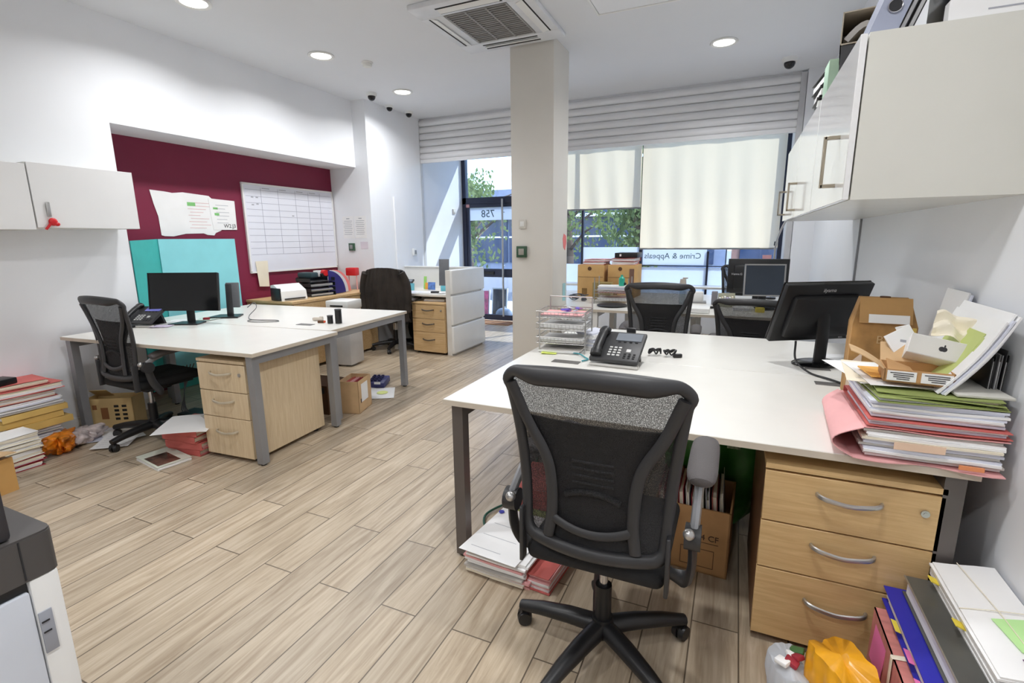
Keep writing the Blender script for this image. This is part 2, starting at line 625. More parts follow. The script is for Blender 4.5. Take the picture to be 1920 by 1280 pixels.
h = MB().tube([(-3.55, YF - .05, .10), (-3.55, YF - .05, 2.03)], .017, 12)
for z in (.25, .95, 1.82):
    h.cyl((-3.55, YF - .05, z), (-3.55, YF + .02, z), .01)
h.build('pull_handle', SILVER, d)
MB().box((-3.89, YF + .005, .825), (.30, .02, .05), bev=.004).build('letterbox', BLACK, d)
MB().box((-4.22, YF + .01, 1.94), (.06, .01, .05)).build('door_sticker', FPINK, d)
struct(MB().b2((DX0, YF - .35, 0), (DX1, YF, .012)).build('trim_3', mat('brown_door_mat', (150, 112, 84), .95, bump=.4)), 'brown door mat strip inside entrance', 'door mat')

WX0, WX1 = -3.27, .54
wf = [(WX0, .34, WX1, .40), (WX0, 2.92, WX1, 2.98), (WX0, .34, WX0 + .06, 2.98), (WX1 - .05, .34, WX1, 2.98), (-2.225, .34, -2.195, 2.98), (-1.335, .34, -1.29, 2.98), (-.387, .34, -.36, 1.19), (-1.31, .972, .485, .985)]
wd = struct(bars(wf, YF, YF + .07).build('window_1', FRAMEM), 'wide shop window with half-lowered roller blinds', 'window')
MB().b2((WX0, YF + .03, .40), (WX1, YF + .038, 2.92)).build('pane', GLASS, wd)
FROST = translucent('frosted_film', (238, 243, 250), .6, .12)
MB().b2((-2.195, YF + .02, .40), (-1.30, YF + .024, 1.25)).build('frosted_film', FROST, wd)
MB().b2((-3.22, YF + .02, .40), (-2.225, YF + .024, .993)).build('frosted_film', FROST, wd)
MB().b2((-1.30, YF + .02, .40), (.485, YF + .024, .955)).build('frosted_film', FROST, wd)
ff = MB().b2((-1.28, YF + .02, .993), (-.39, YF + .024, 1.29)).build('lettered_film', FROST, wd)
T = M4.Translation((-.86, YF + .016, 1.12)) @ M4(((-1, 0, 0, 0), (0, 0, 1, 0), (0, 1, 0, 0), (0, 0, 0, 1)))
MB().text('Crime & Appeals', .115, T, .001).build('window_lettering', mat('grey_green_lettering', (92, 112, 104), .7), ff)
MB().b2((.32, YF - .004, .95), (.43, YF + .0, 1.14)).build('window_sticker', FPINK, wd)
struct(MB().b2((WX0, YF - .30, .68), (WX1, YF, .71)).build('trim_4', WHITEP), 'white inner window ledge', 'window ledge')

BLIND = translucent('blind_cloth', (252, 233, 203), .49, 0, .05, (9, 1, .4))
def blind(x0, x1, z0, label, ph):
    t = thing('roller_blind', label, 'blind', ((x0 + x1) / 2, YF - .075, 0), 0, 'roller blinds in shop window')
    wd_ = x1 - x0
    f = lambda u, v: ((u - .5) * wd_, .014 * sin(u * wd_ * 21 + ph + 1.2 * sin(v * 2)) * (1.1 - v) + .006 * sin(u * wd_ * 9 + ph), z0 + (2.86 - z0) * v)
    MB().grid(f, 90, 12).build('cloth', BLIND, t)
    MB().box((0, 0, z0 - .008), (wd_, .022, .022), bev=.005).build('bottom_rail', GREYP, t)
    MB().b2((-wd_ / 2, .0, 2.86), (-wd_ / 2 + .01, .075, 2.885)).b2((wd_ / 2 - .01, .0, 2.86), (wd_ / 2, .075, 2.885)).build('bracket', WHITEP, t)
    MB().cyl((-wd_ / 2, .0, 2.87), (wd_ / 2, .0, 2.87), .025).build('roller', GREYP, t)
blind(-2.6, -1.328, 1.82, 'cream roller blind next to column, lowered only halfway', .3)
blind(-1.317, .487, 1.235, 'wide cream roller blind at right, lowered almost to the lettered film', 1.7)

# outside
struct(MB().b2((-40, 7.85, -.12), (30, 10.5, -.02)).build('ground', mat('pavement_slabs', (176, 172, 166), .8, var=.05)), 'pale street pavement outside', 'pavement')
struct(MB().b2((-60, 10.5, -.2), (50, 60, -.1)).build('road', mat('asphalt', (104, 106, 112), .85, var=.05)), 'grey road outside', 'road')
BRICKM = mat('dull_brick', (150, 112, 96), .8, var=.08)
def shop(x0, x1, label, wall, h):
    t = thing('shop_building', label, 'building', ((x0 + x1) / 2, 21, -.1), 0, 'shops across the street')
    hw = (x1 - x0) / 2
    MB().b2((-hw, .3, 0), (hw, 3, h)).build('wall', wall, t)
    MB().b2((-hw + .2, 0, 2.55), (hw - .2, .3, 3.15)).build('fascia', mat('navy_fascia', (54, 64, 92), .5), t)
    MB().b2((-hw + .2, -.05, 2.40), (hw - .2, .3, 2.53)).build('canopy_edge', WHITEP, t)
    for k in range(3):
        a = -hw + .3 + k * (2 * hw - .6) / 3
        g = MB().b2((a, .22, .45), (a + (2 * hw - .6) / 3 - .12, .3, 2.35)).build('shop_window', mat('dark_shop_glass', (46, 60, 86), .1), t)
        MB().b2((a, .2, 1.55), (a + (2 * hw - .6) / 3 - .12, .22, 1.62)).build('glazing_bar', WHITEP, g)
shop(-22, -14.2, 'dark shop front with brick wall seen through the entrance door', BRICKM, 4.1)
shop(-14, -7.2, 'shop front with white canopy edge seen behind street trees', mat('grey_render', (128, 134, 150), .8), 3.7)
shop(-7, -.4, 'blue-grey shop front with white canopy edge seen below short blind', mat('grey_render', (128, 134, 150), .8), 3.8)
shop(-.2, 8, 'brown shop front seen in the strip under wide blind', BRICKM, 4.0)
LEAF = translucent('leaves', (128, 144, 92), .45, 0, .5, (3, 3, 3))
BARK = mat('bark', (92, 78, 66), .9, var=.1, bump=.6, bscale=40)
def tree(x, y, h, r, label, seed):
    q = random.Random(seed)
    t = thing('street_tree', label, 'tree', (x, y, -.1), 0, 'street trees')
    m = MB()
    m.tube([(0, 0, 0), (.03, 0, h * .3), (-.04, .05, h * .6), (0, 0, h)], [.13, .11, .08, .04], 10)
    for k in range(7):
        a, z = q.uniform(0, 6.28), h * q.uniform(.3, .8)
        m.tube([(0, 0, z), (cos(a) * r * .5, sin(a) * r * .5, z + .5), (cos(a) * r * .9, sin(a) * r * .9, z + .7)], [.05, .03, .01], 6)
    m.build('trunk', BARK, t)
    lf = MB()
    cl = [(q.gauss(0, r * .42), q.gauss(0, r * .42), h * q.uniform(.35, 1.15), q.uniform(.25, .5)) for _ in range(46)]
    for cx, cy, cz, cr in cl:
        for _ in range(70):
            p = V((q.gauss(0, 1), q.gauss(0, 1), q.gauss(0, 1))).normalized() * cr * q.uniform(.5, 1)
            X = M4.Translation(V((cx, cy, cz)) + p) @ rotm(q.uniform(0, 6), q.uniform(0, 6), q.uniform(0, 6))
            s_ = q.uniform(.035, .08)
            lf.raw([(-s_, 0, 0), (0, -s_ * .6, .01), (s_, 0, 0), (0, s_ * .6, .01)], [(0, 1, 2, 3)], X)
    lf.build('foliage', LEAF, t)
tree(-6.5, 11.8, 2.7, 1.5, 'leafy street tree seen through the entrance door', 3)
tree(-4.3, 13.6, 3.2, 1.3, 'leafy street tree seen below the short blind', 5)
tree(-1.9, 10.9, 2.9, .5, 'thin yellow-green street tree seen beside the wide blind', 8)
pb = thing('pavement_poster', 'pink poster board leaning outside behind entrance door glass', 'poster', (-4.22, 8.15, -.02), .1)
MB().box((0, 0, .25), (.26, .03, .5), rx=-.1).build('board', WHITEP, pb)
MB().box((0, -.02, .27), (.22, .012, .42), rx=-.1).build('print', mat('magenta_print', (206, 66, 120), .6, var=.35, scale=14), pb)
pb = thing('pavement_poster', 'black poster board with gold print outside entrance door', 'poster', (-3.88, 8.15, -.02), 0)
MB().box((0, 0, .27), (.30, .03, .54), rx=-.1).build('board', WHITEP, pb)
MB().box((0, -.02, .29), (.25, .012, .46), rx=-.1).build('print', mat('black_gold_print', (46, 42, 48), .6, var=.5, scale=16), pb)
tag(MB().ball((0, 0, .10), .14, sc_=(1.1, .8, .8)).build('grey_sack', mat('grey_sacking', (150, 158, 170), .9, bump=.5, bscale=30), loc=(-3.72, 7.98, -.02)), 'grey bundle on the pavement outside entrance door', 'sack')

# ------------------------------------------------------------------ ceiling things
GLOW = emit('downlight_glow', (255, 252, 244), 9.0)
def downlight(x, y, label, seen):
    t = thing('downlight', label, 'ceiling light', (x, y, CEIL), 0, 'round recessed downlights')
    MB().lathe([(.085, -.001), (.115, -.001), (.118, -.006), (.112, -.012), (.098, -.012), (.085, -.004)], n=32).build('trim_ring', WHITEP, t)
    MB().lathe([(.001, -.006), (.097, -.006), (.097, -.003), (.001, -.003)], n=32).build('diffuser', GLOW, t)
    ld = bpy.data.lights.new('downlight_lamp', 'AREA')
    ld.shape, ld.size, ld.energy, ld.color = 'DISK', .18, LIGHT_W, (.985, .992, 1.0)
    ld.spread = R(150)
    lo = bpy.data.objects.new('lamp', ld)
    lo.parent = t
    lo.location = (0, 0, -.016)
    COL.objects.link(lo)
for (x, y), lb in zip(LIGHTS_SEEN, ('round ceiling downlight cut by the top edge, nearest over left desks', 'round ceiling downlight over left desks, second from the front', 'round ceiling downlight near the left dome cameras', 'round ceiling downlight at right, above the wide blind')):
    downlight(x, y, lb, 1)
for k, (x, y) in enumerate(LIGHTS_FILL):
    downlight(x, y, 'added fill downlight on the ceiling, out of view', 0)

def dome(x, y, label, s=1.0, z=CEIL):
    t = thing('dome_camera', label, 'security camera', (x, y, z), 0, 'dome cameras')
    MB().lathe([(.001, 0), (.062 * s, 0), (.062 * s, -.02 * s), (.056 * s, -.034 * s), (.001, -.034 * s)], n=24).build('base', WHITEP, t)
    b = MB().ball((0, 0, -.04 * s), .044 * s, 10).build('dome', mat('smoked_dome', (22, 22, 26), .1), t)
    MB().cyl((.015 * s, -.03 * s, -.055 * s), (.02 * s, -.045 * s, -.062 * s), .012 * s).build('lens', BLACKG, b)
dome(-4.04, 5.08, 'small dome camera on ceiling nearest the left wall corner')
dome(-4.19, 5.61, 'small dome camera on ceiling, middle of the three at left', .85)
dome(-4.15, 5.97, 'small dome camera on ceiling closest to shutter left end', .9)
dome(.333, 5.91, 'white dome camera on ceiling above right end of shutter', 1.15)
t = thing('smoke_detector', 'white round smoke detector on ceiling between downlights', 'smoke detector', (-3.40, 4.24, CEIL))
MB().lathe([(.001, 0), (.055, 0), (.055, -.015), (.001, -.015)], n=24).build('base', WHITEP, t)
MB().lathe([(.001, -.016), (.045, -.016), (.045, -.03), (.036, -.042), (.001, -.045)], n=24).build('cap', mat('off_white_plastic', (222, 222, 218), .5), t)

# cassette air conditioner
AX0, AX1, AY0, AY1 = -2.345, -1.44, 3.41, 4.39
t = thing('air_conditioner', 'white square ceiling cassette air conditioner left of column', 'air conditioner', ((AX0 + AX1) / 2, (AY0 + AY1) / 2, CEIL))
hw, hd = (AX1 - AX0) / 2, (AY1 - AY0) / 2
m = MB()
for c, s_ in (((0, -hd + .095, -.02), (2 * hw, .19, .04)), ((0, hd - .095, -.02), (2 * hw, .19, .04)), ((-hw + .095, 0, -.02), (.19, 2 * hd - .38, .04)), ((hw - .095, 0, -.02), (.19, 2 * hd - .38, .04))):
    m.box(c, s_, bev=.008)
m.build('panel', mat('ac_panel', (222, 224, 228), .4), t)
m = MB()
for k in range(18):
    y = -hd + .21 + k * (2 * hd - .42) / 17
    m.box((0, y, -.030), (2 * hw - .40, .010, .014))
for k in range(4):
    x = -hw + .20 + k * (2 * hw - .40) / 3
    m.box((x, 0, -.036), (.014, 2 * hd - .40, .006))
m.b2((-hw + .19, -hd + .19, -.020), (hw - .19, hd - .19, -.012))
m.build('intake_grille', mat('ac_grille_grey', (150, 148, 146), .6), t)
for sx, sy in ((0, -1), (0, 1), (-1, 0), (1, 0)):
    f = MB()
    if sx == 0:
        f.box((0, sy * (hd - .10), -.043), (2 * hw - .42, .055, .006), rx=sy * .25, bev=.002)
        g = MB()
        g.b2((-hw + .2, sy * (hd - .066) - .009, -.0415), (hw - .2, sy * (hd - .066) + .009, -.040))
        g.b2((-hw + .2, sy * (hd - .145) - .008, -.0415), (hw - .2, sy * (hd - .145) + .008, -.040))
    else:
        f.box((sx * (hw - .10), 0, -.043), (.055, 2 * hd - .42, .006), ry=-sx * .25, bev=.002)
        g = MB()
        g.b2((sx * (hw - .066) - .006, -hd + .2, -.0415), (sx * (hw - .066) + .006, hd - .2, -.040))
    p = f.build('air_flap', WHITEP, t)
    g.build('air_slot', mat('dark_slot', (30, 26, 24), .8), p)
t = thing('access_hatch', 'white square access hatch in ceiling right of column', 'hatch', (-.81, 3.87, CEIL))
m = MB()
for c, s_ in (((0, -.30, -.005), (.62, .02, .01)), ((0, .30, -.005), (.62, .02, .01)), ((-.30, 0, -.005), (.02, .58, .01)), ((.30, 0, -.005), (.02, .58, .01))):
    m.box(c, s_, bev=.003)
m.build('frame', WHITEP, t)
MB().b2((-.285, -.285, -.006), (.285, .285, -.001)).build('hatch_door', WALL, t)
MB().cyl((-.26, 0, -.010), (-.26, 0, -.006), .012).build('lock', GREYP, t)

# roller shutter under the ceiling
t = thing('roller_shutter', 'white slatted roller shutter rolled up below the ceiling across shop front', 'shutter', (0, YS, 0))
x0, x1 = XP - .02, .49
n = 6
for k in range(n):
    z0, z1 = 2.515 + k * .089, 2.515 + (k + 1) * .089
    pr = [(-.030 + .030 * cos(a) * 0 - .018 * sin(a), z0 + .004 + (z1 - z0 - .008) * a / pi) for a in [pi * i / 8 for i in range(9)]]
    pts = [(y + .030, z) for y, z in pr] + [(.02, z1 - .004), (.02, z0 + .004)]
    X = M4(((0, 0, 1, 0), (1, 0, 0, 0), (0, 1, 0, 0), (0, 0, 0, 1)))
    MB().prism(pts, x0, x1, X).build('slat', SHUT, t, sharp=60)
MB().b2((x0, -.012, 2.47), (x1, .03, 2.517)).build('bottom_bar', SHUT, t)
MB().b2((x0, .021, 2.50), (x1, .026, 3.07)).build('curtain_back', SHUT, t)
MB().b2((x0 - .02, -.02, 0), (x0 + .025, .035, 3.05)).build('guide_rail', mat('shutter_rail', (196, 196, 198), .45), t)
MB().b2((x1 - .01, -.03, .72), (x1 + .045, .05, 3.05)).build('guide_rail', mat('shutter_rail', (196, 196, 198), .45), t)
# ------------------------------------------------------------------ office chairs
def back_y(x, z):
    v = (z - .485) / .545
    return -.200 - .050 * v * v + .022 * sin(pi * min(1, max(0, v)) * 1.0) + .62 * x * x
def half_w(z):
    v = (z - .485) / .545
    return .200 + .012 * v + .038 * v ** 2

def make_chair(name, label, group, flip=False, star=0.0, ah=0.0):
    t = thing(name, label, 'office chair', (0, 0, 0), 0, group)
    # back frame outline with rounded corners
    out = []
    for i in range(9):                                  # bottom
        u = -1 + 2 * i / 8
        out.append((u * (.155), .500 - .010 * (1 - u * u)))
    for a in (-60, -30, 0):
        out.append((.158 + .045 * cos(R(a)), .545 + .045 * sin(R(a))))
    for i in range(1, 9):
        z = .555 + (.965 - .555) * i / 8
        out.append((half_w(z) + .001, z))
    for a in (15, 40, 65, 90):
        out.append((.200 + .052 * cos(R(a)), .974 + .050 * sin(R(a))))
    for i in range(1, 8):
        u = 1 - 2 * i / 8
        out.append((u * .200, 1.024 + .012 * (1 - u * u)))
    for x, z in list(reversed(out[9:-7])):
        out.append((-x, z))
    out = [(p[0], p[1]) for p in smooth_path([(x, z, 0) for x, z in out + out[:1]], 3)[:-1]]
    pts = [(x, back_y(x, z), z) for x, z in out]
    sm = lambda a: (lambda b: b * b * (3 - 2 * b))(min(1, max(0, a)))
    rr = [.0165 + .012 * sm((z - .97) / .06) * sm((.235 - abs(x)) / .09) + .005 * sm((.56 - z) / .07) for x, z in out]
    pts = [(p[0], p[1], p[2] - (r - .0165)) if p[2] > .9 else p for p, r in zip(pts, rr)]
    fr = MB().tube(pts, rr, 10, closed=True, flat=((0, 1, 0), .75, 1.0)).build('back_frame', CHARC, t, sharp=60)
    f = lambda u, v: (lambda z, x: (x, back_y(x, z) + .004, z))(.505 + .495 * v, (2 * u - 1) * half_w(.505 + .495 * v) * .98)
    MB().grid(f, 20, 20, .002).build('net_panel', NET, fr)
    m = MB()
    for s in (-1, 1):
        path = smooth_path([(s * .236, 0, .985), (s * .192, 0, .87), (s * .140, 0, .775), (s * .122, 0, .70), (s * .118, 0, .60), (s * .128, 0, .52)], 5)
        m.tube([(p[0], back_y(p[0], p[2]) - .008, p[2]) for p in path], .017, 8, flat=((0, 1, 0), .6, 1.0))
    path = [(-.125 + .25 * i / 10, .585 - .032 * (1 - (2 * i / 10 - 1) ** 2)) for i in range(11)]
    m.tube([(x, back_y(x, z) - .008, z) for x, z in path], .014, 8, flat=((0, 1, 0), .6, 1.0))
    m.build('back_brace', CHARC, fr, sharp=60)
    g = lambda u, v: (lambda z: (lambda x: (x, back_y(x, z) + .022 - .010 * sin(pi * v), z))((2 * u - 1) * (.120 + .085 * max(0, v - .55) / .45)))(.50 + .375 * v)
    lum = MB()
    lum.grid(g, 14, 16, .006)
    for k in range(4):
        z = .70 + k * .022
        lum.tube([(x / 100, back_y(x / 100, z) + .004, z) for x in range(-6, 7, 2)], .004, 6)
    lum.tube([(x / 100, back_y(x / 100, .67) + .002, .655 + .02 * (1 - (x / 8) ** 2)) for x in range(-8, 9, 2)], .009, 8)
    lum.build('lumbar_pad', NETD, fr)
    # seat
    st = MB().box((0, .045, .438), (.415, .455, .062), bev=.029, seg=4).build('seat', FABRIC, t)
    MB().box((0, .05, .398), (.33, .34, .022), bev=.01).box((0, .03, .372), (.14, .18, .04), bev=.012).build('seat_shell', BLACK, st)
    # arms
    for s in (-1, 1):
        a = MB()
        a.tube(smooth_path([(s * .19, -.03, .385), (s * .255, -.06, .39), (s * .272, -.11, .47), (s * .272, -.13, .565)], 5), .022, 8, flat=((1, 0, 0), .55, 1.1))
        a.cyl((s * .250, -.13, .575), (s * .292, -.13, .575), .036, n=20)
        a.box((s * .214, -.18, .50), (.012, .036, .18), bev=.004)
        ar = a.build('armrest', CHARC, t, sharp=50)
        if flip and s < 0:
            MB().tube([(s * .270, -.13, .60), (s * .245, -.10, .68), (s * .215, -.06, .715)], .013, 8, flat=((1, 0, 0), 1, 1.5)).build('arm_upright', STEEL, ar)
            MB().box((s * .195, .03, .735), (.078, .25, .034), rx=.06, rz=-.35, bev=.016, seg=4).build('arm_pad', PADM, ar)
        else:
            MB().tube([(s * .274, -.13, .60), (s * .276, -.085, .68 + ah * .6), (s * .278, -.04, .728 + ah)], .013, 8, flat=((1, 0, 0), 1, 1.5)).build('arm_upright', STEEL, ar)
            MB().tube([(s * .281, y, .748 + ah + .05 * (y - .03) - .012 * (abs(y - .03) / .13) ** 3) for y in (-.112, -.108, -.094, -.065, .0, .06, .115, .15, .163, .168)], [.45, .74, .92, 1, 1, 1, .97, .86, .66, .4], 16, flat=((0, 0, 1), .022, .041)).build('arm_pad', PADM, ar)
        MB().ball((s * .262, -.165, .60), .016, 8).build('arm_bolt', SILVER, ar)
    # gas lift and star base
    MB().cyl((0, 0, .11), (0, 0, .255), .027, n=20).build('lift_sleeve', BLACK, t)
    MB().cyl((0, 0, .25), (0, 0, .385), .0145, n=16).build('gas_lift', CHROME, t)
    b = MB()
    b.cyl((0, 0, .072), (0, 0, .135), .042, .034, n=24)
    for k in range(5):
        a = star + k * 2 * pi / 5
        d = V((cos(a), sin(a), 0))
        ps = [d * .02 + V((0, 0, .098)), d * .12 + V((0, 0, .096)), d * .22 + V((0, 0, .086)), d * .302 + V((0, 0, .070))]
        b.tube(ps, [1.0, .92, .78, .62], 10, flat=((0, 0, 1), .030, .034))
    base = b.build('star_base', BLACK, t, sharp=50)
    for k in range(5):
        a = star + k * 2 * pi / 5
        c = V((cos(a) * .29, sin(a) * .29, 0))
        q = V((-sin(a + .5), cos(a + .5), 0))
        m = MB()
        for s in (-1, 1):
            m.cyl(c + q * (s * .004) + V((0, 0, .027)), c + q * (s * .022) + V((0, 0, .027)), .027, .024, n=20)
        m.cyl(c + V((0, 0, .03)), c + V((0, 0, .068)), .008, n=10)
        m.cyl(c - q * .014 + V((0, 0, .036)), c + q * .014 + V((0, 0, .036)), .020, n=16)
        m.build('caster', BLACK, base)
    return t

ch = make_chair('office_chair', 'black mesh-back office chair in the foreground with right arm pad down', None, flip=True, star=R(178))
ch.location = (-.325, 1.455, 0)
GCH = 'mesh office chairs at the desks'
c2 = make_chair('office_chair', 'black mesh-back office chair at the cluttered left desk', GCH, star=R(205), ah=-.085)
c2.location = (-3.77, 2.07, 0)
c2.rotation_euler.z = R(-2)
dup(c2, (-.535, 4.17, 0), R(2), 'black mesh-back office chair behind right desks, the upright one nearer the column', GCH)
c4 = dup(c2, (.145, 4.15, 0), R(-6), 'low black mesh-back office chair half hidden behind the big black monitor', GCH)
c4.scale = (1, 1, .905)
dup(c2, (.06, 6.75, 0), R(172), 'black office chair beyond the far monitors by the window', GCH)
c6 = dup(c2, (-3.95, 5.16, 0), R(12), 'black office chair with dark jacket over its back at the white counter', GCH)
# jacket over the chair back
jk = thing('jacket', 'dark brown jacket hung over the chair at the white counter', 'jacket', (-3.95, 5.16, 0), R(12))
def jf(u, v):
    a = (u - .5) * 2
    w = .275 - .05 * max(0, v - .6) / .4 + .03 * (1 - v)
    z = .44 + .62 * v - .05 * abs(a) ** 3 * v - .03 * (1 - v) * cos(a * 7)
    return (a * w, -.285 + .62 * (a * w) ** 2 * .8 + .014 * sin(a * 13 + 4 * v) * (1.25 - v) + .006 * sin(a * 29 - 5 * v), z)
MB().grid(jf, 40, 24, .018).build('jacket_back', mat('dark_brown_cloth', (50, 43, 38), .9, var=.22, bump=.4, bscale=120), jk)
def jf2(u, v):
    a = (u - .5) * 2
    return (a * .225, -.275 + .11 * v + .5 * (a * .22) ** 2, 1.06 - .035 * abs(a) ** 3 + .012 * sin(pi * v) - .05 * v)
MB().grid(jf2, 24, 8, .018).build('collar', mat('dark_brown_cloth', (40, 35, 31), .9), jk)
for s in (-1, 1):
    MB().tube(smooth_path([(s * .235, -.25, 1.0), (s * .285, -.22, .86), (s * .295, -.23, .68), (s * .285, -.24, .52)], 5), [.045] * 11 + [.04] * 5, 12).build('sleeve', mat('dark_brown_cloth', (40, 35, 31), .9), jk)

# ------------------------------------------------------------------ desks
def desk(label, loc, rz, w, d, feet, steel, group=None, ports=(), zt=.73, name='desk', outline=None):
    """origin at the front left corner of the top; feet = list of (x, y0, y1) leg frames"""
    t = thing(name, label, 'desk', loc, rz, group)
    top = MB().prism(outline, zt - .025, zt) if outline else MB().box((w / 2, d / 2, zt - .0125), (w, d, .025), bev=.002, seg=1)
    dk = top.build('desktop', [DTOP], t)
    m = MB()
    m.b2((outline[0][0] if outline else .0, -.0012, zt - .0245), (w, .0, zt - .0025)).b2((w, 0, zt - .0245), (w + .0012, d, zt - .0025)).b2((-.0012, (outline[-2][1] if outline else 0), zt - .0245), (0, d, zt - .0025))
    m.build('edge_band', DEDGE, dk)
    for x, y0, y1 in feet:
        for y in (y0, y1):
            f = MB().b2((x, y, .012), (x + .05, y + .05, zt - .026)).build('leg', steel, t)
            MB().cyl((x + .025, y + .025, 0), (x + .025, y + .025, .014), .018).build('foot', BLACK, f)
        MB().b2((x, y0 + .05, zt - .076), (x + .05, y1, zt - .026)).build('leg_rail', steel, t)
    fx = [f[0] for f in feet]
    MB().b2((min(fx) + .05, d * .5 - .02, zt - .066), (max(fx), d * .5 + .02, zt - .026)).build('cross_beam', steel, t)
    for px, py, pw, ph in ports:
        MB().box((px, py, zt + .001), (pw, ph, .004), bev=.001, seg=1).build('cable_port', mat('port_grey', (112, 110, 108), .45, .2), t)
    return t
desk('large white right-hand desk behind the foreground chair', (-1.08, 1.70, 0), 0, 1.748, .953, [(.035, .012, .86), (1.675, .012, .86)], STEELD, 'white desks', [(.28, .80, .15, .06), (1.50, .84, .11, .055)])
desk('white right-hand desk carrying the big black monitor', (-1.08, 2.657, 0), 0, 1.748, .925, [(.035, .02, .86), (1.675, .02, .86)], STEEL, 'white desks', [(1.49, .17, .11, .05)])
desk('white left-hand desk with wooden pedestal at its corner', (-4.386, 1.880, 0), R(3.9), 1.80, .765, [(.03, .012, .70), (1.73, .012, .70)], STEEL, 'white desks')
desk('white left-hand desk further back with pen pots', (-4.62, 2.635, 0), R(4.4), 1.90, 1.075, [(.03, .03, 1.01), (1.835, .03, 1.01)], STEEL, 'white desks', [(1.53, .16, .14, .06)])
desk('white desk near the window with wire trays and framed screen', (-1.98, 4.55, 0), 0, 2.43, .80, [(.47, .02, .74), (.77, .02, .74), (1.60, .02, .74), (2.36, .02, .74)], WHITEP, 'white desks', [(.85, .33, .12, .05)], outline=[(.435, 0), (2.43, 0), (2.43, .8), (0, .8), (0, .29), (.435, .29)])
desk('white desk against the window ledge with cardboard boxes', (-1.98, 5.354, 0), 0, 2.43, .85, [(.03, .02, .78), (.77, .02, .78), (1.60, .02, .78), (2.36, .02, .78)], WHITEP, 'white desks')

# white reception counter
t = thing('reception_counter', 'white reception counter with stepped end panel by the entrance', 'reception counter', (-3.56, 5.1, 0))
MB().box((-.135, .42, .715), (1.10, .70, .03), bev=.003, seg=1).build('desktop', DTOP, t)
MB().b2((-.70, .76, 0), (.50, .81, 1.015)).build('back_panel', WHITEP, t)
MB().box((-.10, .785, 1.022), (1.20, .075, .016), bev=.003).build('back_ledge', WHITEP, t)
e = MB().b2((.42, 0, .0), (.485, .82, 1.03)).build('end_panel', mat('counter_white', (222, 219, 214), .4), t)
for z0, z1 in ((.745, 1.03), (.375, .725), (.02, .355)):
    MB().box((.498, .41, (z0 + z1) / 2), (.035, .83, z1 - z0), bev=.012, seg=3).build('front_panel', WHITEP, e)
MB().b2((-.42, .06, .0), (-.37, .11, .70)).build('leg', WHITEP, t)

# ------------------------------------------------------------------ drawer pedestals
def pedestal(label, loc, rz, w, d, h, face, side, group, hand):
    t = thing('drawer_pedestal', label, 'drawer unit', loc, rz, group)
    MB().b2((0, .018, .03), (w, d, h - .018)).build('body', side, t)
    MB().b2((0, .0, h - .018), (w, d, h)).build('top_panel', face, t)
    fr = [(.03, h * .43), (h * .43 + .005, h * .69), (h * .69 + .005, h - .026)]
    for k, (z0, z1) in enumerate(fr):
        dr = MB().box((w / 2, .009, (z0 + z1) / 2), (w - .002, .018, z1 - z0), bev=.0015, seg=1).build('drawer', face, t)
        zh = z1 - .055 if k else z1 - .085
        a = w * .5 - .085
        pts = [(a, .0, zh), (a + .006, -.016, zh), (a + .03, -.027, zh - .004), (a + .085, -.031, zh - .010), (a + .14, -.027, zh - .004), (a + .164, -.016, zh), (a + .17, 0, zh)]
        MB().tube(smooth_path(pts, 4), .007, 8, flat=((0, 0, 1), 1.15, .8)).build('handle', hand, dr)
    MB().cyl((w - .045, .0, h - .085), (w - .045, -.006, h - .085), .011, n=18).cyl((w - .045, -.006, h - .085), (w - .045, -.008, h - .085), .005, n=10).build('lock', SILVER, t)
    for x in (.04, w - .04):
        for y in (.06, d - .05):
            MB().cyl((x, y, 0), (x, y, .032), .018).build('caster', BLACK, t)
    return t
GP = 'three-drawer pedestals'
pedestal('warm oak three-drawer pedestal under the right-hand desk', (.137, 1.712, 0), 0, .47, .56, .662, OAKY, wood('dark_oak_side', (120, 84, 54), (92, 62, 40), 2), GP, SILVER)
pedestal('pale oak three-drawer pedestal at the left desk corner', (-3.09, 1.990, 0), R(3.9), .40, .64, .665, OAKV, OAKV, GP, mat('pale_handle', (206, 196, 176), .35, .5))
pedestal('oak three-drawer pedestal under the white reception counter', (-3.62, 5.08, 0), R(-2), .47, .60, .635, OAK, OAK, GP, mat('dull_metal', (126, 120, 112), .3, .8))

# ------------------------------------------------------------------ wall cabinets
def wall_cabinet(label, y0, y1, x0, x1, z0, z1, side, hy, group, hz):
    """doors face the room; side=+1: the door is at low x"""
    xd = x0 if side > 0 else x1
    t = thing('wall_cabinet', label, 'wall cabinet', ((x0 + x1) / 2, (y0 + y1) / 2, z0), 0, group)
    hx, hyy, h = (x1 - x0) / 2, (y1 - y0) / 2, z1 - z0
    s = -side
    MB().b2((-hx + (.022 if s < 0 else 0), -hyy, 0), (hx - (.022 if s > 0 else 0), hyy, h)).build('body', CABW, t)
    dr = MB().box((s * (hx - .009), 0, h / 2), (.018, 2 * hyy - .004, h - .002), bev=.0015, seg=1).build('door', CABG, t)
    if hy is not None:
        y = hy - (y0 + y1) / 2
        a, b = hz[0] - z0, hz[1] - z0
        X = s * (hx + .042)
        m = MB()
        m.box((X, y, (a + b) / 2), (.010, .018, b - a), bev=.002, seg=1)
        for z in (a + .006, b - .006):
            m.box((s * (hx + .021), y, z), (.05, .018, .012), bev=.002, seg=1)
        m.build('handle', mat('brushed_nickel', (176, 166, 148), .32, .9), dr)
    return t
GW = 'white wall cabinets on the right wall'
CZ0, CZ1 = 1.492, 1.972
wall_cabinet('white wall cabinet on right wall, nearest, with its plain side facing out', 1.925, 2.725, .292, XR, CZ0, CZ1, 1, 2.10, GW, (1.545, 1.715))
